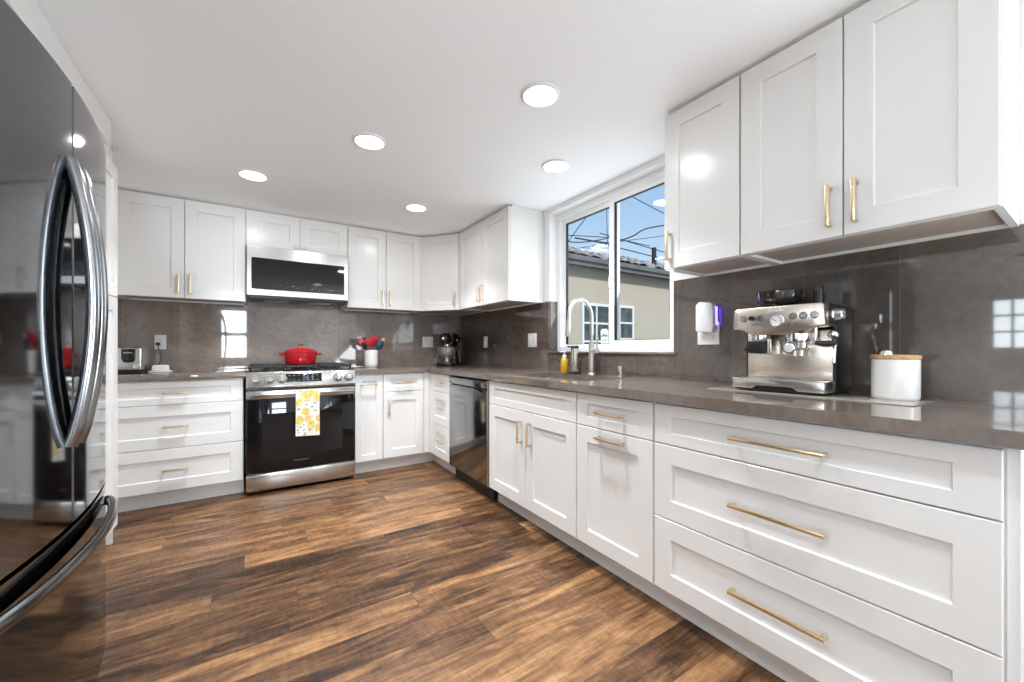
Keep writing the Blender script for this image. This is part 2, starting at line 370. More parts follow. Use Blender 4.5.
    def shaker(s, x0, x1, z0, z1, y0=-0.02, y1=-0.001, st=0.075, rl=0.075, rec=0.009):
        t = bmesh.new()
        def ring(dx, dz, y): return [t.verts.new(p) for p in ((x0+dx, y, z0+dz), (x1-dx, y, z0+dz), (x1-dx, y, z1-dz), (x0+dx, y, z1-dz))]
        rs = [ring(0, 0, y1), ring(0, 0, y0+.002), ring(.002, .002, y0), ring(st, rl, y0), ring(st+.003, rl+.003, y0+rec)]
        for a, b in zip(rs, rs[1:]):
            for i in range(4): t.faces.new((a[i], a[(i+1) % 4], b[(i+1) % 4], b[i]))
        t.faces.new(rs[0][::-1]); t.faces.new(rs[-1])
        bmesh.ops.recalc_face_normals(t, faces=t.faces)
        return s.merge(t)
    def obj(s, name, material, parent=None, smooth=35):
        me = bpy.data.meshes.new(name); s.bm.to_mesh(me); s.bm.free()
        me.materials.append(material)
        if smooth:
            me.shade_smooth(); me.set_sharp_from_angle(angle=R(smooth))
        o = bpy.data.objects.new(name, me); COL.objects.link(o)
        if parent is not None: o.parent = parent
        return o
def tag(o, label, cat, group=None):
    o['label'] = label; o['category'] = cat
    if group: o['group'] = group
    return o
def thing(name, label, cat, loc=(0, 0, 0), rz=0.0, group=None):
    o = bpy.data.objects.new(name, None); COL.objects.link(o); o.empty_display_size = 0.05
    o.location = loc; o.rotation_euler = (0, 0, rz)
    return tag(o, label, cat, group)
def struct(o): o['kind'] = 'structure'; return o
def clone(root, loc=None, rz=None, label=None, group=None):
    r = root.copy(); COL.objects.link(r)
    if loc is not None: r.location = loc
    if rz is not None: r.rotation_euler = (0, 0, rz)
    if label: r['label'] = label
    if group: r['group'] = group
    def rec(a, b):
        for ch in list(a.children):
            c = ch.copy(); COL.objects.link(c); c.parent = b; rec(ch, c)
    rec(root, r)
    return r
def lettering(name, text, size, material, parent, loc, rot, spacing=1.0, depth=0.0004):
    cu = bpy.data.curves.new(name, 'FONT'); cu.body = text; cu.size = size; cu.extrude = depth; cu.align_x = 'CENTER'; cu.align_y = 'CENTER'; cu.space_character = spacing
    tmp = bpy.data.objects.new(name + '_tmp', cu); COL.objects.link(tmp)
    me = bpy.data.meshes.new_from_object(tmp.evaluated_get(bpy.context.evaluated_depsgraph_get()))
    bpy.data.objects.remove(tmp); me.materials.clear(); me.materials.append(material); me.name = name
    o = bpy.data.objects.new(name, me); COL.objects.link(o); o.parent = parent; o.location = loc; o.rotation_euler = rot
    return o

# ------------------------------------------------------------------ the room
CEIL = 2.232
XL, YR = -3.27, -6.30
WY0, WY1, WZ0, WZ1 = -2.805, -1.66, 1.071, 2.195        # sink window opening
struct(G().box(XL-.15, .15, YR-.15, .15, -.12, 0).obj('floor', M_floor, smooth=0))
struct(G().box(XL-.15, .15, YR-.15, .15, CEIL, CEIL+.14).obj('ceiling', M_ceil, smooth=0))
struct(G().box(XL-.15, .15, 0, .15, -.02, CEIL+.01).obj('wall_back', M_wall, smooth=0))
RD = (-6.10, -4.90, 0.06, 2.10)                        # unseen glass door added for the fill lamp behind the photographer
us = [YR-.15, RD[0], RD[1], WY0, WY1, 0.0]; vz = [-.02, RD[2], WZ0, RD[3], WZ1, CEIL+.01]
struct(G().slab(us, vz, lambda i, j: not ((i == 3 and 2 <= j <= 3) or (i == 1 and 1 <= j <= 2)), 0.0, 0.15, lambda u, v, c: (c, u, v)).obj('wall_right', M_wall, smooth=0))
LW = (-4.95, -3.56, 1.06, 1.55)
LD = (-6.15, -5.10, .06, 2.10)  # unseen glass door added to go with the left fill lamp
g = G().slab([YR-.15, LD[0], LD[1], LW[0], LW[1], 0.0], [-.02, LD[2], LW[2], LW[3], LD[3], CEIL+.01], lambda i, j: not ((i == 1 and 1 <= j <= 3) or (i == 3 and j == 2)), XL-.15, XL, lambda u, v, c: (c, u, v))
g.box(XL, -2.922, -1.10, 0.0, 0, CEIL)
struct(g.obj('wall_left', M_wall, smooth=0))
RW = (-3.0, -2.152, 0.874, 1.96)
ux = [XL-.15, RW[0], RW[1], .15]; uz = [-.02, RW[2], RW[3], CEIL+.01]
struct(G().slab(ux, uz, lambda i, j: not (i == 1 and j == 1), YR-.15, YR, lambda u, v, c: (u, c, v)).obj('wall_rear', M_wall, smooth=0))

# sink window: outer frame, fixed sash and sliding sash, panes
wf = struct(G().slab([WY0, WY0+.05, WY1-.045, WY1], [WZ0, WZ0+.035, WZ1-.05, WZ1], lambda i, j: not (i == 1 and j == 1), 0.072, 0.135, lambda u, v, c: (c, u, v)).obj('window_1', M_vinyl, smooth=0))
def sash(name, y0, y1, z0, z1, x0, x1, st, rb, rt):
    f = G().slab([y0, y0+st, y1-st, y1], [z0, z0+rb, z1-rt, z1], lambda i, j: not (i == 1 and j == 1), x0, x1, lambda u, v, c: (c, u, v)).obj(name, M_vinyl, wf, smooth=0)
    a, b, c, d = y0+st, y1-st, z0+rb, z1-rt
    G().slab([a, a+.007, b-.009, b], [c, c+.004, d-.007, d], lambda i, j: not (i == 1 and j == 1), x0+.006, x1-.004, lambda u, v, c_: (c_, u, v)).obj('gasket', M_gasket, f, smooth=0)
    xm = (x0+x1)/2
    G().box(xm-.003, xm+.003, a+.002, b-.002, c+.002, d-.002).obj('pane', M_glass, f, smooth=0)
    return f
sash('sash', -2.285, WY1-.040, WZ0+.02, WZ1-.045, 0.100, 0.128, 0.038, 0.035, 0.042)
sash('sash', WY0+.045, -2.235, WZ0+.02, WZ1-.045, 0.076, 0.100, 0.042, 0.058, 0.040)
G().box(0.066, 0.078, -2.262, -2.236, 1.52, 1.60, .003).obj('latch', M_vinyl, wf)
struct(G().box(-.02, 0.074, WY0-.02, WY1+.012, WZ0-.013, WZ0, .002).obj('trim_1', M_counter, smooth=30))      # stone sill ledge

# two windows behind the photographer
def grid_window(name, u0, u1, z0, z1, nu, nz, plane, c0, c1, bar=0.022):
    fmt = (lambda u, v, c: (c, u, v)) if plane == 'x' else (lambda u, v, c: (u, c, v))
    t = .045
    us_ = [u0]; 
    du = (u1-u0-2*t-(nu-1)*bar)/nu
    us_.append(u0+t)
    for i in range(nu):
        us_.append(us_[-1]+du)
        if i < nu-1: us_.append(us_[-1]+bar)
    us_.append(u1)
    dz = (z1-z0-2*t-(nz-1)*bar)/nz
    vs2 = [z0, z0+t]
    for i in range(nz):
        vs2.append(vs2[-1]+dz)
        if i < nz-1: vs2.append(vs2[-1]+bar)
    vs2.append(z1)
    f = struct(G().slab(us_, vs2, lambda i, j: not (i % 2 == 1 and j % 2 == 1), c0, c1, fmt).obj(name, M_vinyl, smooth=0))
    cm = (c0+c1)/2
    g = G(); a = fmt(u0+t*.5, z0+t*.5, cm-.003); b = fmt(u1-t*.5, z1-t*.5, cm+.003)
    g.box(a[0], b[0], a[1], b[1], a[2], b[2]); g.obj('pane', M_glass, f, smooth=0)
    return f
grid_window('window_2', LW[0], LW[1], LW[2], LW[3], 12, 3, 'x', XL-.10, XL-.05, 0.014)
grid_window('window_3', RW[0], RW[1], RW[2], RW[3], 1, 2, 'y', YR-.10, YR-.05, 0.09)
grid_window('added_door_2', LD[0], LD[1], LD[2], LD[3], 1, 1, 'x', XL-.10, XL-.05, 0.09)  # invented door around the left fill lamp
grid_window('added_door_1', RD[0], RD[1], RD[2], RD[3], 2, 1, 'x', .07, .12, 0.09)  # invented door around the right fill lamp

# stone splashbacks
SPL = 1.478
g = G().slab([-2.922, -2.078, -1.31, -.012], [.60, .914, SPL, 1.56], lambda i, j: (j == 1) or (i == 1), -.012, -.0005, lambda u, v, c: (u, c, v))
struct(g.obj('trim_2', M_splash_x, smooth=0))
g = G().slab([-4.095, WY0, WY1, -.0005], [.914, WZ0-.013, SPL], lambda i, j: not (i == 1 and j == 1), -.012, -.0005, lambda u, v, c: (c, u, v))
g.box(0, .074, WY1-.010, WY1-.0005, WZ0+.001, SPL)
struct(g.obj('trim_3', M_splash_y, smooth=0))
# soffit above refrigerator and pantry
struct(G().box(XL+.002, -2.62, -3.62, -1.43, 2.11, CEIL-.001).obj('trim_4', M_white, smooth=0))
struct(G().box(XL+.002, -2.662, -1.43, -1.102, 2.205, CEIL-.001).obj('trim_5', M_white, smooth=0))

# ------------------------------------------------------------------ recessed lights
def downlight(x, y, label, glow=GLOW_W, beam=BEAM_W):
    t = thing('ceiling_light', label, 'ceiling light', (x, y, CEIL), 0, 'recessed ceiling lights')
    G().lathe([(.088, 0), (.088, -.004), (.082, -.008), (.074, -.009), (.074, -.004), (.074, 0)], n=40).obj('trim_ring', M_plast, t)
    G().lathe([(.073, -.002), (.072, -.0065), (.05, -.0085), (.001, -.009)], n=40).obj('lens', M_lens, t)
    for nm, wt, spr in (('downlight_glow', glow, 175), ('downlight_beam', beam, 100)):
        if wt <= 0: continue
        d = bpy.data.lights.new(nm, 'AREA'); d.shape = 'DISK'; d.size = 0.14; d.energy = wt; d.color = LAMP_C; d.spread = R(spr)
        o = bpy.data.objects.new(nm, d); COL.objects.link(o); o.parent = t; o.location = (0, 0, -.014)
    return t
downlight(-2.026, -1.095, 'round white recessed ceiling light above the lemon-towel range and left drawers')
downlight(-1.487, -1.945, 'round white recessed ceiling light in the middle of the ceiling')
downlight(-0.940, -2.772, 'largest-looking round recessed ceiling light, nearest the camera')
downlight(-0.445, -2.278, 'round recessed ceiling light close to the sink window')
downlight(-0.928, -1.105, 'small round recessed ceiling light near the corner wall cabinets')
for x, y, w_ in ((-2.3, -3.6, 11), (-1.1, -4.3, 5), (-2.3, -5.3, 11), (-0.9, -5.5, 5)):  # unseen fill lights, added to light the room from around the camera
    downlight(x, y, 'round recessed ceiling light added as fill near the camera, out of view', 0, w_)

# ------------------------------------------------------------------ cabinets
def pull(parent, x, z, L, vertical=False, y=-0.02):
    """brass bar handle centred at x, z on a face at local y"""
    g = G(); h = L/2
    if vertical:
        g.box(x-.006, x+.006, y-.034, y-.023, z-h, z+h, .0025)
        for s in (-1, 1): g.box(x-.006, x+.006, y-.030, y+.001, z+s*(h-.007)-.006, z+s*(h-.007)+.006, .0015)
    else:
        g.box(x-h, x+h, y-.034, y-.023, z-.006, z+.006, .0025)
        for s in (-1, 1): g.box(x+s*(h-.007)-.006, x+s*(h-.007)+.006, y-.030, y+.001, z-.006, z+.006, .0015)
    o = g.obj('handle', M_brass, parent); o['label'] = 'brushed brass bar handle'
    return o
def front(root, kind, x0, x1, z0, z1, st=.075, rl=.075, hx=None, hz=None, hl=.14, vert=False):
    f = G().shaker(x0, x1, z0, z1, st=st, rl=rl).obj(kind, M_white, root, smooth=20)
    if hx is not None: pull(f, hx, hz, hl, vert)
    return f
ZT, Z1, Z2, ZB = .866, .705, .405, .115
GP = .0032
def base_cab(name, label, loc, rz, w, depth=.605, cat='cabinet', toe0=0.0, toe1=None, group='white base cabinets'):
    t = thing(name, label, cat, loc, rz, group)
    g = G()
    if cat == 'sink':
        cat = t['category'] = 'cabinet'
        for b in ((0, .018, 0, depth, .112, .8755), (w-.018, w, 0, depth, .112, .8755), (.018, w-.018, 0, depth, .112, .13), (.018, w-.018, depth-.012, depth, .13, .8755), (.018, w-.018, 0, .02, .13, .69), (.018, w-.018, 0, .02, .69, .8755)): g.box(*b)
    else: g.box(0, w, 0, depth, .112, .8755)
    g.obj('carcass', M_white, t, smooth=0)
    G().box(toe0, w if toe1 is None else toe1, .055, .075, 0, .1115).obj('toe_kick', M_white, t, smooth=0)
    return t
def drawers3(t, w, hl, st=.075):
    front(t, 'drawer', GP, w-GP, Z1+.003, ZT, st=st, rl=.045, hx=w/2, hz=(Z1+ZT)/2, hl=hl)
    front(t, 'drawer', GP, w-GP, Z2+.003, Z1-.001, st=st, hx=w/2, hz=(Z1+Z2)/2, hl=hl)
    front(t, 'drawer', GP, w-GP, ZB, Z2-.001, st=st, hx=w/2, hz=(Z2+ZB)/2, hl=hl)
FB = -.61
R90 = -PI/2
# back run
t = base_cab('drawer_cabinet', 'white three-drawer base cabinet under the toaster, left of the range', (-2.857, FB, 0), 0, .768)
drawers3(t, .768, .14)
G().box(-.062, -.001, -.001, .60, .112, .8755).box(-.062, -.001, .055, .075, 0, .1115).obj('filler', M_white, t, smooth=0)
t = base_cab('base_cabinet', 'narrow white pull-out base cabinet just right of the range', (-1.300, FB, 0), 0, .236)
front(t, 'door', GP, .236-GP, ZB, ZT, st=.055, rl=.055, hx=.118, hz=.785, hl=.14)
t = base_cab('base_cabinet', 'white corner base cabinet with one drawer over one door, below the stand mixer', (-1.063, FB, 0), 0, .433, toe1=.507)
G().box(.379, .433, -.019, 0, .112, .8755, .001).obj('filler', M_white, t, smooth=0)
front(t, 'drawer', GP, .378-GP, Z1+.003, ZT, st=.06, rl=.045, hx=.19, hz=(Z1+ZT)/2, hl=.13)
front(t, 'door', GP, .378-GP, ZB, Z1-.001, hx=.05, hz=.575, hl=.14, vert=True)
# right run (local x runs toward the camera)
t = base_cab('drawer_cabinet', 'narrow white three-drawer base cabinet between the corner and the dishwasher', (FB, -.632, 0), R90, .455, toe0=-.075)
G().box(-.002, .052, -.019, 0, .112, .8755, .001).obj('filler', M_white, t, smooth=0)
for (a, b, rl) in ((Z1+.003, ZT, .045), (Z2+.003, Z1-.001, .075), (ZB, Z2-.001, .075)):
    front(t, 'drawer', .056, .453, a, b, rl=rl, hx=.25, hz=(a+b)/2, hl=.14)
t = base_cab('sink_cabinet', 'white two-door sink base cabinet with a plain panel above its doors', (FB, -1.764, 0), R90, .904, cat='sink')
front(t, 'false_drawer', GP, .904-GP, Z1+.003, ZT, rl=.045)
front(t, 'door', GP, .452-GP/2, ZB, Z1-.001, hx=.452-.05, hz=.575, hl=.14, vert=True)
front(t, 'door', .452+GP/2, .904-GP, ZB, Z1-.001, hx=.452+.05, hz=.575, hl=.14, vert=True)
t = base_cab('base_cabinet', 'white base cabinet with one drawer over a pull-out door with a horizontal handle', (FB, -2.669, 0), R90, .468)
front(t, 'drawer', GP, .468-GP, Z1+.003, ZT, rl=.045, hx=.234, hz=(Z1+ZT)/2, hl=.16)
front(t, 'door', GP, .468-GP, ZB, Z1-.001, hx=.234, hz=Z1-.04, hl=.16)
t = base_cab('drawer_cabinet', 'wide white three-drawer base cabinet in the foreground under the espresso machine', (FB, -3.138, 0), R90, .914)
drawers3(t, .914, .275)
G().box(.9145, .934, -.004, .595, .0, .8755, .001).obj('end_panel', M_white, t, smooth=0)

# wall cabinets
ZUB, ZUT = 1.474, 2.214
def wall_cab(name, label, loc, rz, w, depth=.327, zb=ZUB, group='white wall cabinets'):
    t = thing(name, label, 'wall cabinet', loc, rz, group)
    g = G(); zt = CEIL-.002
    g.box(0, w, 0, depth, zb+.016, ZUT-.003); g.box(0, w, .014, depth, ZUT-.003, zt)
    g.box(0, .018, 0, depth, zb-.001, zb+.016); g.box(w-.018, w, 0, depth, zb-.001, zb+.016)
    g.box(.018, w-.018, 0, .02, zb-.001, zb+.016); g.box(.018, w-.018, depth-.02, depth, zb-.001, zb+.016)
    g.obj('carcass', M_white, t, smooth=0)
    o = G().box(.0185, w-.0185, .0205, depth-.0205, zb+.011, zb+.0158).obj('bottom_panel', M_under, t, smooth=0); o['label'] = 'underside toned grey-brown for light bounced off the counter'
    return t
HZ = ZUB+.105
def two_doors(t, w, x0=0.0, zb=ZUB, hl=.14, small=False):
    m = (x0+w)/2
    hz = zb+.105 if not small else zb+.03
    a = front(t, 'door', x0+GP, m-GP*.7, zb, ZUT, hx=None if small else m-.035, hz=hz, hl=hl, vert=True)
    b = front(t, 'door', m+GP*.7, w-GP, zb, ZUT, hx=None if small else m+.035, hz=hz, hl=hl, vert=True)
    if small:
        for d, s in ((a, -1), (b, 1)):
            k = G().lathe([(.005, 0), (.005, .012), (.013, .016), (.014, .022), (.010, .026), (.001, .027)], (m+s*.04, -.02, hz), 20, Matrix.Rotation(PI/2, 4, 'X')).obj('knob', M_brass, d); k['label'] = 'small round knob'
    return t
FU = -.33
two_doors(wall_cab('wall_cabinet', 'white two-door wall cabinet above the toaster, left of the microwave', (-2.842, FU, 0), 0, .762), .762)
G().box(-2.920+2.842, -.001, 0, .327, ZUB, CEIL-.002).obj('filler', M_white, bpy.data.objects['wall_cabinet'], smooth=0)
two_doors(wall_cab('wall_cabinet', 'short white two-door wall cabinet directly over the microwave', (-2.079, FU, 0), 0, .772, zb=1.928), .772, zb=1.928, small=True)
two_doors(wall_cab('wall_cabinet', 'white two-door wall cabinet between the microwave and the corner', (-1.306, FU, 0), 0, .694), .694)
# diagonal corner cabinet
t = thing('corner_wall_cabinet', 'white single-door wall cabinet set diagonally across the corner', 'wall cabinet', (-.611, FU, 0), 0, 'white wall cabinets')
poly = [(0, 0), (.281, -.349), (.6, -.349), (.6, .317), (0, .317)]
G().prism(poly, ZUB+.014, ZUT-.003, 'z').prism([(.012, .008), (.288, -.335), (.6, -.335), (.6, .317), (.012, .317)], ZUT-.003, CEIL-.002, 'z').prism([(0, 0), (.281, -.349), (.296, -.335), (.016, .012)], ZUB-.001, ZUB+.014, 'z').obj('carcass', M_white, t, smooth=0)
G().prism([(.03, .02), (.31, -.33), (.58, -.33), (.58, .30), (.03, .30)], ZUB+.009, ZUB+.0138, 'z').obj('bottom_panel', M_under, t, smooth=0)['label'] = 'underside toned grey-brown for light bounced off the counter'
dl = math.hypot(.281, .349); ang = math.atan2(-.349, .281)
d = G().shaker(.012, dl-.012, ZUB, ZUT).obj('door', M_white, t, smooth=20); d.rotation_euler = (0, 0, ang)
pull(d, dl-.055, HZ, .14, True)
two_doors(wall_cab('wall_cabinet', 'white two-door wall cabinet between the corner and the sink window', (FU, -.682, 0), R90, .903), .903)
t = wall_cab('wall_cabinet', 'white single-door wall cabinet right beside the sink window', (FU, -2.984, 0), R90, .358)
front(t, 'door', GP, .358-GP, ZUB, ZUT, hx=.035, hz=HZ, vert=True)
two_doors(wall_cab('wall_cabinet', 'large white two-door wall cabinet above the espresso machine', (FU, -3.343, 0), R90, .676), .676)

# tall pantry between refrigerator and back counter, cabinet over the refrigerator
t = thing('pantry_cabinet', 'tall white pantry cabinet edge seen just past the refrigerator', 'cabinet', (-2.685, -2.225, 0), PI/2)
G().box(0, 1.122, 0, .575, .10, 2.105).box(.797, 1.122, 0, .575, 2.105, 2.203).obj('carcass', M_white, t, smooth=0)
G().box(0, 1.122, .03, .05, 0, .10).box(1.10, 1.122, 0, .03, 0, .10).obj('toe_kick', M_white, t, smooth=0)
for x0, x1 in ((0, .56), (.56, 1.122)):
    front(t, 'door', x0+GP, x1-GP, .10, 1.376, hx=(x1-.05) if x0 == 0 else x0+.05, hz=1.1, vert=True)
    front(t, 'door', x0+GP, x1-GP, 1.38, 2.105, hx=(x1-.05) if x0 == 0 else x0+.05, hz=1.48, vert=True)
t = thing('cabinet', 'white cabinet filling the space over the refrigerator', 'cabinet', (-2.685, -3.20, 0), PI/2)
G().box(0, .973, 0, .575, 1.83, 2.109).obj('carcass', M_white, t, smooth=0)
front(t, 'door', GP, .485, 1.83, 2.105, rl=.06); front(t, 'door', .488, .971, 1.83, 2.105, rl=.06)

# ------------------------------------------------------------------ worktops
g = G().box(-2.920, -2.074, -.655, -.013, .876, .914, .0015)
tag(g.obj('countertop', M_counter), 'grey-brown stone countertop piece under the toaster, left of the range', 'countertop', 'stone countertops')
SX0, SX1, SY0, SY1 = -.545, -.165, -2.60, -1.86
xs = [-1.306, -.655, SX0, SX1, -.013]; ys = [-4.092, SY0, SY1, -.655, -.013]
g = G().slab(xs, ys, lambda i, j: (i == 0 and j == 3) or (i > 0 and not (i == 2 and j == 1)), .876, .914, lambda u, v, c: (u, v, c))
tag(g.obj('countertop', M_counter, smooth=0), 'long L-shaped grey-brown stone countertop around the sink and espresso machine', 'countertop', 'stone countertops')

# ------------------------------------------------------------------ sink and what stands round it
t = thing('sink', 'undermount stainless kitchen sink below the window', 'sink', (0, 0, 0))
g = G(); e_ = .004
a, b, c, d = SX0-e_, SX1+e_, SY0-e_, SY1+e_
t0 = bmesh.new()
def ring_(dx, z, r=.03, n=5):
    pts = []
    for cx_, cy_, a0 in ((b-dx-r, d-dx-r, 0), (a+dx+r, d-dx-r, 90), (a+dx+r, c+dx+r, 180), (b-dx-r, c+dx+r, 270)):
        for k in range(n+1):
            an = R(a0+90*k/n); pts.append(t0.verts.new((cx_+r*math.cos(an), cy_+r*math.sin(an), z)))
    return pts
rs = [ring_(-.02, .8755), ring_(0, .8755), ring_(.006, .74, .035), ring_(.03, .705, .05)]
for p, q in zip(rs, rs[1:]):
    for i in range(len(p)): t0.faces.new((p[i], p[(i+1) % len(p)], q[(i+1) % len(p)], q[i]))
t0.faces.new(rs[-1]); bmesh.ops.recalc_face_normals(t0, faces=t0.faces)
g.merge(t0).obj('bowl', M_sink, t)
G().lathe([(.045, .7055), (.045, .709), (.03, .709), (.028, .707), (.001, .707)], ((a+b)/2, (c+d)/2, 0), 24).obj('drain', M_chrome, t)

t = thing('faucet', 'brushed nickel gooseneck pull-down faucet standing behind the sink', 'faucet', (-.085, -2.225, .9145), 0)
G().lathe([(.027, 0), (.027, .006), (.022, .012), (.021, .05), (.0205, .20), (.019, .215)], n=28).obj('body', M_nickel, t)
pts = [(0, 0, .20), (0, 0, .40)] + [(-.098+.098*math.cos(R(k)), .0+.01*math.sin(R(k/2)), .40+.108*math.sin(R(k))) for k in range(12, 181, 12)] + [(-.199, .01, .36)]
G().tube(pts, .0108, 14).obj('spout', M_nickel, t)
G().tube([(-.199, .01, .365), (-.202, .010, .325), (-.208, .010, .265), (-.2085, .010, .258)], [.0135, .0155, .0165, .014], 16).obj('spray_head', M_nickel, t)
h = G().cyl((0, -.012, .165), (0, -.052, .165), .021, .019).obj('valve', M_nickel, t)
G().tube([(0, -.043, .165), (0, -.050, .20), (.0, -.058, .255)], [.006, .0055, .005], 10).obj('lever', M_nickel, h)

t = thing('air_gap', 'short brushed nickel air gap cylinder on the counter right of the faucet', 'air gap', (-.11, -2.500, .9145))
G().lathe([(.021, 0), (.021, .004), (.0175, .006), (.0175, .052), (.019, .054), (.019, .064), (.017, .068), (.001, .069)], n=24).obj('cap', M_nickel, t)
G().box(-.019, -.016, -.006, .006, .020, .03).obj('vent_slot', M_slot, t)

t = thing('soap_bottle', 'yellow soap pump bottle with white pump left of the faucet', 'soap bottle', (-.118, -1.978, .9145))
G().lathe([(.001, 0), (.026, .001), (.028, .006), (.028, .085), (.025, .10), (.013, .112), (.012, .118)], n=24).obj('bottle', M_amber, t)
pm = G().lathe([(.015, .113), (.015, .130), (.006, .132), (.005, .150), (.013, .151), (.013, .160), (.001, .162)], n=20)
pm.box(-.042, .006, -.006, .006, .152, .160, .002)
pm.obj('pump', M_plast, t)['label'] = 'white pump head'
t = thing('soap_dispenser', 'tall stainless automatic soap dispenser beside the yellow soap bottle', 'soap dispenser', (-.078, -2.048, .9145))
G().prism([(-.031, 0), (.031, 0), (.031, .012), (-.031, .012)], -.031, .031, 'y', .004).obj('base', M_black, t)
G().lathe([(.029, .012), (.032, .02), (.030, .168), (.028, .180)], n=28).obj('body', M_steel, t)
G().lathe([(.0285, .180), (.029, .193), (.024, .200), (.001, .201)], n=28).box(-.065, 0, -.012, .012, .186, .198, .004).obj('spout', M_black, t)

# sticker on the window pane
t = thing('window_sticker', 'small white sticker with green marks on the window pane behind the faucet', 'sticker', (.1105, -2.155, 1.125))
G().prism([(-.036, 0), (.036, 0), (.036, .098), (.024, .112), (-.02, .112), (-.036, .096)], 0, .0006, 'x').obj('paper', M_sticker, t, smooth=0)
g = G()
for (y0, z0, s) in ((-.018, .055, .013), (.004, .058, .016), (.022, .054, .011)):
    g.prism([(y0-s, z0), (y0+s, z0), (y0, z0+1.6*s)], -.0006, 0, 'x')
g.box(-.0006, 0, -.022, .022, .026, .032)
g.obj('print', M_green, t, smooth=0)

# ------------------------------------------------------------------ dishwasher
t = thing('dishwasher', 'dark stainless dishwasher between the narrow drawers and sink cabinet', 'dishwasher', (FB, -1.092, 0), R90)
W = .666
G().box(0, W, .0, .58, .115, .868).obj('tub', M_black, t, smooth=0)
G().box(.004, W-.012, -.026, -.0005, .112, .79, .004).obj('door', M_dw, t)
G().prism([(-.026, .855), (-.012, .866), (-.0005, .866), (-.0005, .792), (-.008, .792), (-.026, .806)], .004, W-.012, 'x', .001).obj('control_strip', M_dw, t)
G().prism([(-.030, .792), (-.026, .775), (-.004, .785), (-.004, .800), (-.012, .800)], .03, W-.04, 'x', .001).obj('pocket_handle', M_blkst, t)
G().box(W-.011, W, -.024, 0, .112, .866).obj('side_strip', M_steel, t, smooth=0)['label'] = 'thin bright steel side strip'
G().box(.01, W-.01, .03, .05, .0, .112).obj('toe_kick', M_black, t, smooth=0)

# ------------------------------------------------------------------ range
RX0, RX1 = -2.071, -1.311
W = RX1-RX0
t = thing('range', 'stainless slide-in gas range with black oven door and lemon towel', 'range', (RX0, -.655, 0))
G().box(.002, W-.002, .0, .635, .02, .90).obj('body', M_steel, t, smooth=0)
for x in (.06, W-.06):
    for y in (.03, .58): G().cyl((x, y, 0), (x, y, .021), .02, n=16).obj('foot', M_black, t)
G().box(0, W, -.032, -.0005, .025, .150, .004).obj('warming_drawer', M_steel_h, t)
dr = G().box(0, W, -.034, -.0005, .156, .712, .003).obj('oven_door', M_blackglass, t)
G().box(0, W, -.036, -.0005, .713, .775, .004).obj('door_top_rail', M_steel_h, dr)
hd = G().box(.022, W-.022, -.082, -.064, .735, .763, .006)
for x in (.05, W-.05): hd.box(x-.012, x+.012, -.07, -.034, .740, .760, .003)
hd.obj('handle', M_steel_h, dr)
G().box(.10, W-.10, -.0345, -.0338, .27, .60).obj('oven_window', M_ovenwin, dr, smooth=0)
lettering('logo', 'SAMSUNG', .020, M_logo_dark, dr, (W/2-.02, -.0345, .222), (PI/2, 0, 0), 1.15)
G().box(0, W, -.028, -.0005, .777, .792).obj('vent_gap', M_black, t, smooth=0)
cp = G().prism([(-.048, .796), (-.054, .806), (-.020, .915), (.03, .922), (.03, .796)], 0, W, 'x', .003).obj('control_panel', M_steel_h, t)
sl = math.atan2(.034, .109)      # slope of the panel face
def on_panel(x, s):              # point on the sloping face, s metres up it
    return Vector((x, -.054+.034*s/.114, .806+.109*s/.114))
MP = Matrix.Rotation(-sl, 4, 'X')
t0 = on_panel(W*.50, .062)
ds = G().box(-.126, .126, -.003, .001, -.034, .034, .001, M=Matrix.Translation(t0) @ MP).obj('display', M_blackglass, cp)
g = G()
for i in range(7):
    for j in (-1, 1): g.box(-.105+.032*i, -.095+.032*i, -.0036, -.0028, j*.018-.0015, j*.018+.0015, M=Matrix.Translation(t0) @ MP)
g.obj('touch_marks', M_logo, ds, smooth=0)
lettering('clock', '12:45', .020, M_clockblue, ds, t0+Vector((.01, -.0042, 0)), (PI/2-sl, 0, 0))
kn = G().lathe([(.030, -.001), (.030, .006), (.025, .009), (.0235, .030), (.021, .033), (.001, .034)], (0, 0, 0), 28, Matrix.Rotation(PI/2-sl, 4, 'X')).box(-.004, .004, -.037, -.008, -.021, .021, .002, M=MP).obj('knob', M_chrome, t)
kn.location = on_panel(.062, .055)
sk = G().lathe([(.036, -.002), (.036, .004), (.031, .007), (.001, .007)], (0, 0, 0), 28, Matrix.Rotation(PI/2-sl, 4, 'X')).obj('shade_ring', M_logo_dark, kn)  # dark ring put in for the shading around each knob
for x in (.147, .228, W-.135, W-.052):
    k2 = kn.copy(); COL.objects.link(k2); k2.location = on_panel(x, .055)
    s2 = sk.copy(); COL.objects.link(s2); s2.parent = k2
ck = G().box(.0, W, .0, .640, .905, .922, .004).obj('cooktop', M_gloss_black, t)
for (x, y, r) in ((.16, .17, .045), (.16, .46, .038), (W/2, .31, .05), (W-.16, .17, .05), (W-.16, .46, .038)):
    G().lathe([(r+.01, .922), (r+.008, .930), (r, .932), (r, .940), (r*.9, .944), (.001, .945)], (x, y, 0), 24).obj('burner', M_iron, t)
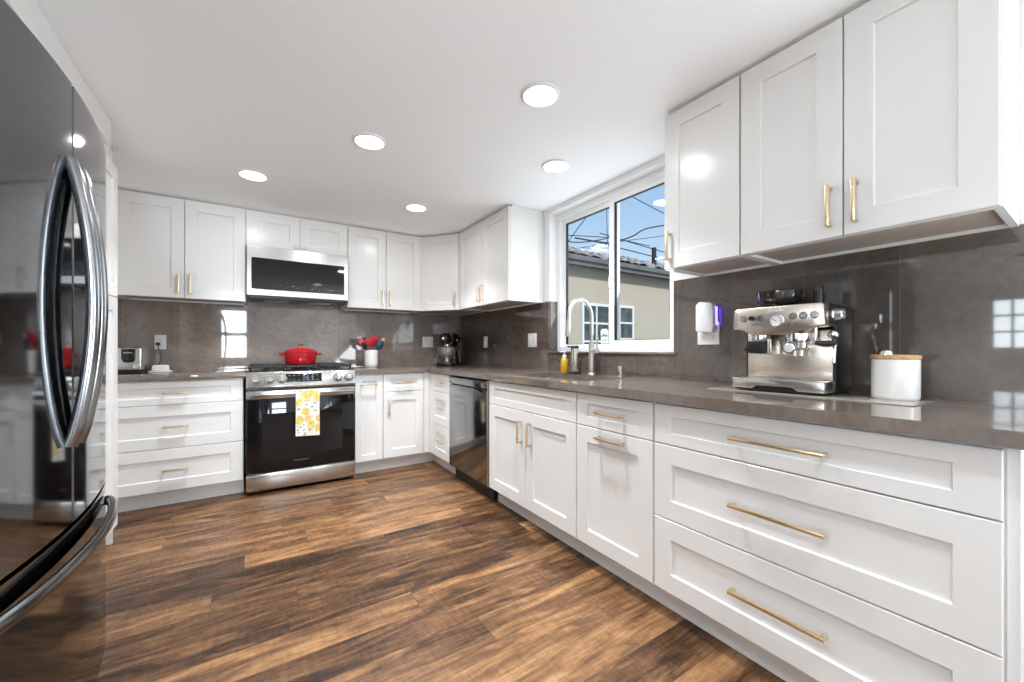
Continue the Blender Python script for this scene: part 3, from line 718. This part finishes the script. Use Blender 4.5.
for i in range(3):
    x0 = .012+i*(W-.024)/3; x1 = x0+(W-.024)/3-.004; g = G()
    y0, y1 = .04, .60
    for x in (x0+.006, x1-.006): g.box(x-.006, x+.006, y0, y1, .943, .957, .003)
    for y in (y0+.006, (y0+y1)/2, y1-.006): g.box(x0, x1, y-.006, y+.006, .943, .957, .003)
    xm = (x0+x1)/2; g.box(xm-.005, xm+.005, y0, y1, .945, .957, .002)
    for y in (y0+.15, y1-.15): g.box(x0, x1, y-.005, y+.005, .945, .957, .002)
    for x in (x0+.008, x1-.008):
        for y in (y0+.01, y1-.01): g.box(x-.007, x+.007, y-.007, y+.007, .921, .945, .002)
    g.obj('grate', M_iron, t)

# towel over the oven handle
t = bmesh.new()
tx0, tx1 = -1.752, -1.588
zs = [(-.707, .60), (-.708, .70), (-.710, .755), (-.716, .768), (-.728, .7705), (-.740, .767), (-.7435, .74), (-.744, .66), (-.745, .56), (-.746, .49), (-.747, .42)]
nx = 14; rows = []
for k, (y, z) in enumerate(zs):
    row = []
    for i in range(nx+1):
        f = i/nx; dep = max(0, (k-5))/6.0
        row.append(t.verts.new((tx0+(tx1-tx0)*f - (0.004*dep if f < .3 else 0), y-.006*dep*(.5+.5*math.sin(f*9.0)), z-.010*dep*f)))
    rows.append(row)
for a, b in zip(rows, rows[1:]):
    for i in range(nx): t.faces.new((a[i], a[i+1], b[i+1], b[i]))
bmesh.ops.recalc_face_normals(t, faces=t.faces)
g = G().merge(t)
bmesh.ops.solidify(g.bm, geom=g.bm.faces[:], thickness=.003)
tag(g.obj('dish_towel', M_lemon, smooth=60), 'white dish towel printed with yellow lemons hanging on the oven handle', 'towel')

# red dutch oven
t = thing('dutch_oven', 'red enamelled dutch oven with gold knob on the range', 'pot', (-1.685, -.33, .9575))
G().lathe([(.001, .001), (.100, 0), (.112, .008), (.122, .04), (.128, .098), (.129, .104), (.122, .104), (.116, .04), (.105, .012), (.001, .010)], n=48, cap=False).obj('body', M_red, t)
ld = G().lathe([(.130, .104), (.131, .110), (.126, .116), (.10, .130), (.05, .142), (.018, .145), (.001, .146)], n=48, cap=False).obj('lid', M_red, t)
G().lathe([(.012, .143), (.009, .152), (.012, .158), (.022, .164), (.023, .170), (.018, .175), (.001, .176)], n=24).obj('knob', M_gold, ld)['label'] = 'gold lid knob'
for s in (-1, 1):
    G().tube([(s*.120, -.045, .086), (s*.142, -.036, .089), (s*.156, -.015, .091), (s*.156, .015, .091), (s*.142, .036, .089), (s*.120, .045, .086)], .009, 12).obj('loop_handle', M_red, t)
# spoon rest
g = G().lathe([(.001, .004), (.035, .003), (.052, .012), (.056, .016), (.055, .018), (.050, .014), (.034, .007), (.001, .007)], (0, 0, 0), 32, Matrix.Diagonal((1, .75, 1, 1)), cap=False).box(.045, .085, -.012, .012, .011, .016, .003)
o = g.obj('spoon_rest', M_ceramic); o.location = (-1.235, -.30, .9115)
tag(o, 'white ceramic spoon rest on the counter at the right edge of the range', 'spoon rest')

# ------------------------------------------------------------------ microwave
t = thing('microwave', 'stainless over-the-range microwave with black glass door', 'microwave', (-2.071, -.40, 1.525))
W = .756
G().box(.001, W-.001, .03, .398, .012, .400).obj('body', M_blkst, t, smooth=0)
d = G().slab([0, .030, W-.030, W], [.003, .050, .305, .400], lambda i, j: not (i == 1 and j == 1), 0.0, .030, lambda u, v, c: (u, c, v)).obj('door_frame', M_steel_h, t, smooth=0)
G().box(.030, W-.030, .003, .029, .052, .305).obj('door_glass', M_blackglass, d, smooth=0)
g = G()
for i in range(16):
    if i in (2, 8, 12): continue
    g.box(.20+i*.029, .206+i*.029 + (.008 if i % 5 == 4 else 0), .0025, .0032, .078+(.012 if i % 3 == 1 else 0), .081+(.012 if i % 3 == 1 else 0))
g.obj('touch_marks', M_logo, d, smooth=0)
G().box(.004, W-.004, .010, .39, -.016, .0115).obj('underside', M_black, t, smooth=0)
for x in (.12, .45): G().box(x, x+.19, .06, .30, -.023, -.0165, .002).obj('grease_filter', M_blkst, t)
G().box(.02, W-.02, .014, .05, -.026, -.0165, .003).obj('vent', M_black, t)

# ------------------------------------------------------------------ refrigerator
FXF, FY0, FWD = -2.452, -3.160, .908            # far-edge door face, near edge, width
t = thing('refrigerator', 'black stainless french-door refrigerator with bowed handles at left', 'refrigerator', (FXF, FY0, 0), PI/2)
bow = lambda x: -.042*(1-((x-FWD/2)/(FWD/2))**2)
def bowed(x0, x1, z0, z1, yb=.07, n=14, rnd=.012):
    P = []
    for i in range(n+1):
        x = x0+(x1-x0)*i/n; P.append((x, bow(x)))
    P[0] = (x0, bow(x0)+rnd*.5); P.insert(1, (x0+rnd*.4, bow(x0+rnd*.4)))
    P[-1] = (x1, bow(x1)+rnd*.5); P.insert(-1, (x1-rnd*.4, bow(x1-rnd*.4)))
    return P + [(x1, yb), (x0, yb)]
G().box(.006, FWD-.006, .075, .74, .05, 1.765).obj('body', M_black, t, smooth=0)
HWD = FWD/2
dl_ = G().prism(bowed(.002, HWD-.003, 0, 0), .640, 1.775, 'z').obj('door', M_blkst, t, smooth=25)
dr_ = G().prism(bowed(HWD+.003, FWD-.002, 0, 0), .640, 1.775, 'z').obj('door', M_blkst, t, smooth=25)
fz = G().prism(bowed(.002, FWD-.002, 0, 0, n=26), .075, .575, 'z').prism(bowed(.002, FWD-.002, 0, 0, n=26)[:], .60, .628, 'z').obj('freezer_drawer', M_blkst4, t, smooth=25)
G().prism([(x, y+.03) for x, y in bowed(.006, FWD-.006, 0, 0, n=20)], .575, .60, 'z').obj('grip_recess', M_blkst3, fz, smooth=25)
def bow_handle(x, z0, z1, parent):
    y0 = bow(x)
    pts = []; rr = []
    for i in range(25):
        f = i/24; z = z0+(z1-z0)*f
        pts.append((x, y0-.004-.043*math.sin(PI*f)**.75, z)); rr.append(.0145)
    G().tube(pts, rr, 16, flat=1.15).obj('handle', M_blkst2, parent, smooth=60)
bow_handle(HWD-.035, .845, 1.57, dl_); bow_handle(HWD+.020, .845, 1.57, dr_)
pts = []
for i in range(33):
    f = .5-.5*math.cos(PI*i/32); x = .07+.79*f
    pts.append((x, bow(x)-.004-.033*max(0.0, math.sin(PI*f))**.4, .572))
G().tube(pts, .0125, 16, flat=1.35).obj('handle', M_blkst3, fz, smooth=60)
for x in (.05, FWD-.05):
    G().cyl((x, .05, 0), (x, .05, .075), .022, n=16).obj('foot', M_black, t)
G().box(.03, FWD-.03, .09, .11, .0, .05).obj('kick_grille', M_black, t, smooth=0)

# ------------------------------------------------------------------ small things along the back wall
def outlet(label, loc, rz, w, h, kinds, grp='wall outlets'):
    """plate with a list of gangs: r receptacle, s switch; local -y faces the room"""
    t = thing('wall_outlet', label, 'outlet', loc, rz, grp)
    G().box(-w/2, w/2, -.006, 0, -h/2, h/2, .002).obj('plate', M_plast, t)
    n = len(kinds); p = w/n
    for i, k in enumerate(kinds):
        x = -w/2+p*(i+.5)
        if k == 'r':
            f = G().box(x-.017, x+.017, -.0075, -.0055, -.034, .034, .001).obj('receptacle', M_plast, t)
            g = G()
            for z in (-.018, .018):
                g.box(x-.007, x-.005, -.0079, -.0074, z-.002, z+.006); g.box(x+.005, x+.007, -.0079, -.0074, z-.002, z+.006); g.box(x-.002, x+.002, -.0079, -.0074, z-.010, z-.006)
            g.obj('slots', M_slot, f, smooth=0)
        else:
            G().box(x-.016, x+.016, -.010, -.0055, -.033, .033, .002).obj('switch', M_plast, t)
    return t
outlet('white wall outlet with a black plug above the butter dish', (-2.650, -.012, 1.145), 0, .072, .116, 'r')
outlet('white square double switch plate on the back wall beside the stand mixer', (-.412, -.012, 1.168), 0, .122, .118, 'sr')
outlet('narrow white wall plate right of the stand mixer, near the corner', (-.012, -.615, 1.163), R90, .076, .118, 's')
outlet('white double wall plate just left of the sink window', (-.012, -1.438, 1.166), R90, .122, .118, 'sr')
outlet('white double wall outlet below the plug-in scent diffuser', (-.012, -3.012, 1.172), R90, .118, .118, 'rr')

# plug-in diffuser
t = thing('plug_in_diffuser', 'white plug-in scent diffuser with blue light above the double outlet', 'diffuser', (-.0195, -3.016, 1.258), R90)
pr_ = [(-.050, -.075), (.046, -.085), (.054, -.055), (.052, .045), (.042, .068), (-.030, .078), (-.050, .062)]
G().prism([(x*.92, z) for x, z in pr_], -.046, -.001, 'y', .006).obj('shell', M_plast, t, smooth=40)
G().box(.0455, .0500, -.020, -.002, -.045, .050, .001).obj('light_strip', M_blueled, t)['label'] = 'glowing blue side light'

# toaster
t = thing('toaster', 'stainless two-slot toaster with black lever panel at the left end of counter', 'toaster', (-2.774, -.385, .9145), 0)
G().box(-.084, .084, -.003, .272, .0, .018, .006).obj('base', M_black, t)
G().box(-.084, .084, 0, .268, .019, .185, .016, 4).obj('shell', M_steel, t)
g = G()
for x in (-.03, .03): g.box(x-.014, x+.014, .045, .235, .1835, .187)
g.obj('slots', M_black, t, smooth=0)
pn = [(-.026, .176), (-.026, .110), (-.020, .090), (-.010, .080), (.030, .080), (.042, .090), (.048, .110), (.048, .176)]
lv = G().prism(pn, -.006, .001, 'y', .002).obj('lever_panel', M_gloss_black, t)
G().box(-.012, .034, -.026, -.006, .143, .153, .004).obj('lever', M_steel, lv)
G().lathe([(.020, 0), (.020, .004), (.016, .006), (.015, .014), (.001, .015)], (.052, 0, .050), 24, Matrix.Rotation(PI/2, 4, 'X')).obj('browning_dial', M_chrome, t)
cd = G().tube([(.060, .270, .04), (.110, .320, .015), (.135, .335, .10), (.118, .352, .17), (.112, .355, .215)], .0035, 8).box(.098, .126, .345, .365, .205, .228, .004).obj('cord', M_black, t)
# butter dish
t = thing('butter_dish', 'white ceramic covered butter dish below the outlet', 'butter dish', (-2.612, -.235, .9145), R(2))
G().prism([(-.062, 0), (.062, 0), (.070, .010), (.070, .013), (-.070, .013), (-.070, .010)], -.05, .05, 'y', .003).obj('tray', M_ceramic, t)
G().prism([(-.052, .0135), (.052, .0135), (.047, .050), (.040, .056), (-.040, .056), (-.047, .050)], -.035, .035, 'y', .006).obj('cover', M_ceramic, t)

# utensil crock
CX, CY = -1.068, -.215
t = thing('utensil_crock', 'white ceramic utensil crock on the counter right of the range', 'crock', (CX, CY, .9145))
G().lathe([(.001, .0), (.050, 0), (.058, .012), (.062, .03), (.063, .165), (.060, .167), (.057, .163), (.056, .03), (.048, .012), (.001, .010)], n=40, cap=False).obj('pot', M_speck, t)
def utensil(name, label, m_head, m_stem, tip, head, base=(0, 0, .02), w=.034, hgt=.045):
    """leaning stem out of the crock with a shaped head at the tip"""
    b = Vector((CX, CY, .9145))+Vector(base); p = Vector((CX, CY, .9145))+Vector(tip)
    o = thing(name, label, 'utensil', b, 0, 'utensils in the crock')
    v = p-b; L = v.length; z_ = v.normalized(); x_ = Vector((0, 1, 0)).cross(z_).normalized(); y_ = z_.cross(x_); q = Matrix((x_, y_, z_)).transposed().to_4x4()
    st = G().tube([Vector((0, 0, 0)), Vector((0, 0, L*.5)), Vector((0, 0, L*.86))], [.006, .0055, .005], 10)
    st.obj('stem', m_stem, o).matrix_local = q
    g = G()
    if head == 'spoon':
        g.ball((0, 0, L), w, .014, hgt)
    elif head == 'ladle':
        g.lathe([(.001, 0), (.022, .004), (.034, .018), (.038, .034), (.035, .034), (.020, .010), (.001, .006)], (0, 0, L-.02), 24, cap=False)
    else:
        g.prism([(-.014, L*.80), (.014, L*.80), (w*.9, L*.90), (w, L+.03), (w*.8, L+.050), (-w*.85, L+.040), (-w, L+.02), (-w*.9, L*.90)], -.005, .005, 'y', .003)
    g.obj('head', m_head, o).matrix_local = q
utensil('spatula', 'wide red silicone spatula in the middle of the white crock', M_redsil, M_redsil, (-.004, .0, .245), 'spatula', (.012, .020, .02), .052)
utensil('spatula', 'red silicone spatula behind the wide red one in the white crock', M_redsil, M_redsil, (.040, .030, .258), 'spatula', (-.018, .034, .02), .045)
utensil('serving_spoon', 'pink-red spoon leaning far left in the white crock', M_pinksil, M_redsil, (-.085, .012, .240), 'spoon', (.034, .004, .02), .034, .042)
utensil('serving_spoon', 'black spoon drooping at the left rim of the crock', M_black, M_black, (-.072, -.042, .208), 'spoon', (.028, -.014, .02), .022, .036)
utensil('serving_spoon', 'navy blue spoon leaning right at the crock rim', M_bluesil, M_bluesil, (.074, -.036, .216), 'spoon', (-.030, -.024, .02), .036, .050)
utensil('wooden_spoon', 'light wooden spoon leaning farthest right in the crock', M_woodspoon, M_woodspoon, (.108, .004, .252), 'spoon', (-.042, .018, .02), .024, .040)

# stand mixer
t = thing('stand_mixer', 'black stand mixer with stainless bowl in the counter corner', 'mixer', (-.245, -.240, .9145), R(-50))
g = G().prism([(-.085, -.16), (.085, -.16), (.105, -.10), (.105, .10), (.075, .155), (-.075, .155), (-.105, .10), (-.105, -.10)], 0, .028, 'z', .010)
g.obj('base', M_gloss_black, t)
G().tube([(0, .105, .02), (0, .105, .10), (0, .10, .18), (0, .085, .235)], [.062, .050, .050, .058], 24, flat=.85).obj('column', M_gloss_black, t)
hd = G()
prof = [(-.168, .030), (-.160, .046), (-.135, .058), (-.08, .067), (0, .072), (.08, .070), (.14, .060), (.165, .040), (.172, .010)]
hd.tube([(0, y, .285) for y, r in prof], [r for y, r in prof], 24)
hd = hd.obj('head', M_gloss_black, t, smooth=60)
G().lathe([(.071, -.006), (.0725, -.004), (.0725, .004), (.071, .006)], (0, -.07, .285), 32, Matrix.Rotation(PI/2, 4, 'X') @ Matrix.Diagonal((.965, .965, 1, 1))).obj('trim_band', M_chrome, hd)
G().lathe([(.017, 0), (.017, .010), (.012, .014), (.001, .015)], (0, -.165, .285), 24, Matrix.Rotation(PI/2, 4, 'X')).obj('attachment_hub', M_chrome, hd)
G().lathe([(.030, .232), (.030, .212), (.012, .205), (.010, .12)], (0, -.07, 0), 20).obj('beater_shaft', M_chrome, hd)
G().lathe([(.055, .029), (.058, .034), (.032, .046), (.030, .058), (.050, .076), (.082, .110), (.097, .160), (.101, .195), (.102, .197), (.097, .199), (.094, .18), (.06, .08), (.001, .062)], (0, -.065, 0), 40, cap=False).obj('bowl', M_sink, t)
G().ball((.074, .02, .27), .012).obj('speed_knob', M_chrome, t)

# ------------------------------------------------------------------ espresso corner
g = G().box(-.335, -.022, -3.850, -3.198, .9143, .9172, .001)
tag(g.obj('counter_mat', M_mat), 'thin glossy grey mat under the espresso machine and white canister', 'mat')
EZ = .9175
t = thing('espresso_machine', 'stainless espresso machine with bean hopper and gauge on the counter', 'espresso machine', (-.292, -3.285, EZ), R90)
W = .328
G().prism([(0, .010), (0, .052), (W, .052), (W, .010), (W-.085, .010), (W-.105, .024), (.10, .024), (.08, .010)], -.008, .10, 'y', .004).obj('drip_tray', M_steel_h, t)
G().box(.012, W-.012, .0, .262, .004, .022).obj('base', M_black, t, smooth=0)
g = G()
for i in range(14): g.box(.03+i*.0195, .042+i*.0195, .006, .094, .0518, .0545, .0008)
g.obj('tray_grille', M_steel_h, t)
G().box(.014, W-.008, .095, .150, .052, .245, .004).obj('back_plate', M_esteel, t)
sp_ = [(.10, .022), (.262, .022), (.262, .325), (.250, .340), (.04, .340), (.03, .262), (.10, .262)]
for x0, x1 in ((W-.012, W), (.006, .018)): G().prism(sp_, x0, x1, 'x', .002).obj('side_panel', M_black, t)
G().box(.018, W-.012, .15, .262, .022, .336).obj('body', M_black, t, smooth=0)
hp = [(.004, .254), (.0, .262), (.006, .334), (.014, .342), (W-.012, .342), (W-.004, .334), (W, .264), (W-.004, .256), (W-.055, .252), (W-.105, .232), (W-.12, .229), (.085, .229), (.07, .232), (.04, .250)]
hd = G().prism(hp, -.002, .10, 'y', .006).obj('control_head', M_esteel, t, smooth=40)
G().box(.012, W-.012, .10, .256, .330, .344, .004).obj('top_plate', M_esteel, t)
def dial(x, z, r, m, dep=.006, name='button', par=None):
    return G().lathe([(r, -.001), (r, dep*.6), (r*.88, dep), (.001, dep)], (x, -.002, z), 24, Matrix.Rotation(PI/2, 4, 'X')).obj(name, m, par or hd)
GZ = .283
ga = dial(.170, GZ, .0265, M_chrome, .007, 'pressure_gauge')
G().lathe([(.021, 0), (.021, .0012), (.001, .0012)], (.170, -.0088, GZ), 24, Matrix.Rotation(PI/2, 4, 'X')).obj('gauge_face', M_plast, ga)
g = G()
for a_ in range(-120, 121, 30):
    g.box(-.0012, .0012, -.0112, -.0100, .014, .019, M=Matrix.Translation((.170, 0, GZ)) @ Matrix.Rotation(R(a_), 4, 'Y'))
g.box(-.0012, .0012, -.0114, -.0102, -.004, .016, M=Matrix.Translation((.170, 0, GZ)) @ Matrix.Rotation(R(-55), 4, 'Y'))
g.obj('gauge_needle', M_slot, ga, smooth=0)
for x, z in ((.046, .297), (.112, .297), (.226, .298), (.260, .298), (.296, .298)):
    rg = dial(x, z, .0140, M_logo_dark, .003, 'button_ring'); dial(x, z, .0112, M_chrome, .006, 'button', rg)
gr = dial(.080, .298, .010, M_black, .016, 'grind_dial')
for x in (.212, .234): dial(x, .268, .0032, M_black, .002, 'indicator')
lettering('logo', 'Breville', .019, M_plast, hd, (.170, -.0025, .325), (PI/2, 0, 0))
lettering('lettering', 'the Barista', .011, M_logo_dark, hd, (.100, -.0025, .272), (PI/2, 0, 0))
# hopper
hpz = G().lathe([(.044, .343), (.046, .350), (.066, .360), (.080, .374), (.086, .392), (.087, .414), (.082, .418), (.001, .419)], (.115, .160, 0), 36).obj('bean_hopper', M_smoke, t)
G().lathe([(.050, .3405), (.050, .351), (.040, .353)], (.115, .160, 0), 28).obj('hopper_collar', M_chrome, hpz)
tm = G().lathe([(.034, .343), (.034, .347), (.017, .351), (.0155, .39), (.017, .412), (.0145, .418), (.001, .419)], (.262, .130, 0), 24).obj('tamper', M_gloss_black, t)
# grinder outlet and cradle
go = G().lathe([(.031, .206), (.033, .212), (.033, .232)], (.092, .045, 0), 24).obj('grinder_outlet', M_chrome, t)
G().prism([(.034, .166), (.046, .178), (.054, .205), (.124, .205), (.128, .160), (.112, .152), (.064, .154)], .012, .085, 'y', .004).obj('cradle', M_black, t)
G().box(.130, .146, .010, .09, .150, .212, .003).obj('cradle_bracket', M_steel, t)
# group head and portafilter
gh = G().lathe([(.040, .198), (.042, .204), (.042, .232)], (.222, .055, 0), 32).obj('group_head', M_chrome, t)
pf = G().lathe([(.020, .166), (.034, .178), (.037, .197)], (.222, .055, 0), 28).obj('portafilter', M_chrome, t)
G().tube([(.224, .022, .188), (.229, -.015, .184), (.240, -.070, .176)], [.011, .016, .0215], 20).obj('handle', M_black, pf)
G().lathe([(.0185, 0), (.0185, .004), (.015, .007), (.001, .0075)], (.2402, -.069, .176), 24, Matrix.Rotation(R(11), 4, 'Z') @ Matrix.Rotation(R(98), 4, 'X')).obj('handle_cap', M_chrome, pf)
G().lathe([(.007, .145), (.009, .168)], (.212, .05, 0), 14).lathe([(.007, .145), (.009, .168)], (.233, .05, 0), 14).obj('spouts', M_chrome, pf)
G().lathe([(.006, .205), (.008, .252)], (.276, .06, 0), 14).obj('hot_water_spout', M_chrome, t)
# steam wand and side dial
sw = G().ball((W-.004, .085, .226), .018).obj('wand_pivot', M_chrome, t)
G().tube([(W+.002, .080, .215), (W+.006, .070, .190), (W+.010, .052, .160), (W+.014, .032, .120)], [.0065, .006, .0055, .006], 12).obj('steam_wand', M_chrome, sw)
G().tube([(.285, .03, .196), (.305, .042, .192), (W+.004, .062, .194)], [.008, .011, .010], 12).lathe([(.016, -.006), (.022, 0), (.016, .006)], (W+.005, .072, .200), 20, Matrix.Rotation(PI/2, 4, 'Y')).obj('wand_grip', M_black, sw)
G().lathe([(.026, 0), (.026, .004), (.022, .006), (.021, .028), (.018, .031), (.001, .031)], (W, .075, .300), 28, Matrix.Rotation(PI/2, 4, 'Y')).obj('steam_dial', M_chrome, t)
G().tube([(.0, .24, .03), (-.02, .235, .035), (-.03, .20, .006), (.0, .18, .004)], .0035, 8).obj('cord', M_black, t)

# canister
t = thing('canister', 'white ceramic canister with wooden lid right of the espresso machine', 'canister', (-.158, -3.767, .9175))
G().lathe([(.001, .0), (.058, 0), (.0615, .004), (.0625, .012), (.0630, .136), (.060, .137), (.001, .137)], n=48, cap=False).obj('jar', M_ceramic, t)
G().lathe([(.001, .1375), (.064, .1375), (.0655, .140), (.0655, .150), (.064, .152), (.001, .152)], n=48, cap=False).obj('lid', M_woodspoon, t)['label'] = 'light wooden lid'
g = G().lathe([(.0225, 0), (.0225, .003), (.0205, .012), (.013, .019), (.001, .0215)], n=28)
o = g.obj('metal_dome', M_chrome); o.location = (-.146, -3.740, .9175+.1522)
tag(o, 'small shiny metal dome resting on the wooden canister lid', 'knob')

# ------------------------------------------------------------------ outside the sink window
struct(G().box(XL-2.2, 1.6, YR-3.4, YR-.16, CEIL+.02, CEIL+.13).box(XL-2.2, XL-.16, YR-.16, -2.0, CEIL+.02, CEIL+.13).obj('sun_block_slab', M_wall, smooth=0))  # unseen slab added to keep the low sun out of the kitchen
struct(G().box(.16, 40, -30, 40, -.55, -.45).obj('ground', M_ground, smooth=0))
HY = 1.20
t = thing('neighbouring_house', 'beige stucco house with grey roof seen through the sink window', 'house', (0, HY, -.45))
hw = G().box(1.2, 12.0, 0, 7.0, 0, 3.06).obj('wall', M_stucco, t, smooth=0)
G().box(.8, 12.4, -.30, -.26, 3.005, 3.155).box(.8, 12.4, -.36, -.30, 3.07, 3.16, .015).box(.8, 12.4, -.26, .0, 3.07, 3.09).obj('fascia', M_fascia, t, smooth=0)
# roof with ragged shingle courses
tb = bmesh.new(); rnd = random.Random(3)
nx_, ny_ = 116, 16
rowsv = []
for j in range(ny_+1):
    f = j/ny_; rv_ = []
    for i in range(nx_+1):
        x = .8+11.6*i/nx_
        rv_.append(tb.verts.new((x, -.34+1.10*f, 3.165+.455*f+rnd.uniform(-.02, .05)+(.02 if j % 2 else 0))))
    rowsv.append(rv_)
for a, b in zip(rowsv, rowsv[1:]):
    for i in range(nx_): tb.faces.new((a[i], a[i+1], b[i+1], b[i]))
back = [tb.verts.new((.8+11.6*i/nx_, 2.4, 3.10)) for i in range(nx_+1)]
for i in range(nx_): tb.faces.new((rowsv[-1][i], rowsv[-1][i+1], back[i+1], back[i]))
bmesh.ops.recalc_face_normals(tb, faces=tb.faces)
G().merge(tb).obj('roof', M_shingle, t, smooth=0)
def house_window(x0, x1, z0, z1, nu, nz):
    z0 += .45; z1 += .45
    bar = .035; fr = .05
    us_ = [x0, x0+fr]; du = (x1-x0-2*fr-(nu-1)*bar)/nu
    for i in range(nu):
        us_.append(us_[-1]+du)
        if i < nu-1: us_.append(us_[-1]+bar)
    us_.append(x1)
    dz = (z1-z0-2*fr-(nz-1)*bar)/nz; vv_ = [z0, z0+fr]
    for i in range(nz):
        vv_.append(vv_[-1]+dz)
        if i < nz-1: vv_.append(vv_[-1]+bar)
    vv_.append(z1)
    f = G().slab(us_, vv_, lambda i, j: not (i % 2 and j % 2), -.045, -.001, lambda u, v, c: (u, c, v)).obj('window', M_vinyl, t, smooth=0)
    G().box(x0+.02, x1-.02, -.03, -.02, z0+.02, z1-.02).obj('pane', M_hglass, f, smooth=0)
house_window(3.00, 3.74, .86, 1.95, 2, 3)
house_window(3.97, 4.42, 1.26, 1.96, 1, 2)
G().cyl((5.24, .10, 3.34), (5.24, .10, 3.74), .05, n=16).obj('vent_pipe', M_cable, t)
G().cyl((3.55, .35, 3.53), (4.05, .35, 3.53), .06, n=16).box(3.30, 3.85, .30, .42, 3.42, 3.50, .01).obj('roof_vent', M_vinyl, t)
def cable(label, pts, r=.018):
    Q = [Vector(p) for p in pts]; Q = [Q[0]*2-Q[1]] + Q + [Q[-1]*2-Q[-2]]; P = []
    for k in range(1, len(Q)-2):
        p0, p1, p2, p3 = Q[k-1:k+3]
        for i in range(8):
            u = i/8
            P.append(.5*(2*p1+(p2-p0)*u+(2*p0-5*p1+4*p2-p3)*u*u+(3*p1-p0-3*p2+p3)*u**3))
    P.append(Q[-2])
    tag(G().tube(P, r, 6).obj('power_line', M_cable), label, 'power line', 'overhead power lines')
CABLES = [
     ('thin cable rising steeply across the left pane of the sink window', [(9.06, 9.0, 5.3), (9.51, 9.0, 5.82), (10.78, 9.0, 7.3), (11.48, 9.0, 8.11)], 0.02),
     ('near vertical service cable in the left pane of the sink window', [(14.0, 11.0, 9.43), (14.1, 11.0, 6.78)], 0.02),
     ('lower nearly level cable crossing the left window pane', [(9.9, 10.0, 6.42), (13.14, 10.0, 6.78), (16.39, 10.0, 6.83)], 0.02),
     ('cable slanting down to the right at the top of the right pane', [(10.46, 8.0, 8.4), (12.51, 8.0, 8.11), (14.7, 8.0, 7.8), (17.03, 8.0, 7.53)], 0.02),
     ('thick curved cable rising to the right across the right pane', [(8.29, 7.2, 5.37), (10.1, 7.2, 5.44), (10.93, 7.2, 5.69), (11.69, 7.2, 6.0), (12.38, 7.2, 6.38), (13.61, 7.2, 6.75), (15.78, 7.2, 7.3)], 0.03),
     ('straight cable rising gently to the right behind the thick curved cable', [(13.0, 12.0, 6.68), (16.22, 12.0, 7.51), (20.19, 12.0, 8.46), (23.28, 12.0, 9.23)], 0.02),
     ('cable slanting down past the middle of the right pane', [(10.05, 7.6, 5.94), (11.77, 7.6, 5.84), (14.16, 7.6, 5.72), (16.4, 7.6, 5.6)], 0.02),
     ('lowest cable slanting down just above the roof in the right pane', [(9.02, 6.6, 5.15), (10.08, 6.6, 5.11), (12.78, 6.6, 5.02), (14.84, 6.6, 4.98)], 0.02),
     ('cable just above the roof line in the left pane', [(6.7, 6.2, 4.82), (7.53, 6.2, 4.86), (8.61, 6.2, 5.11), (9.24, 6.2, 5.35)], 0.02),
]
for lb, pts, r in CABLES: cable(lb, pts, r)
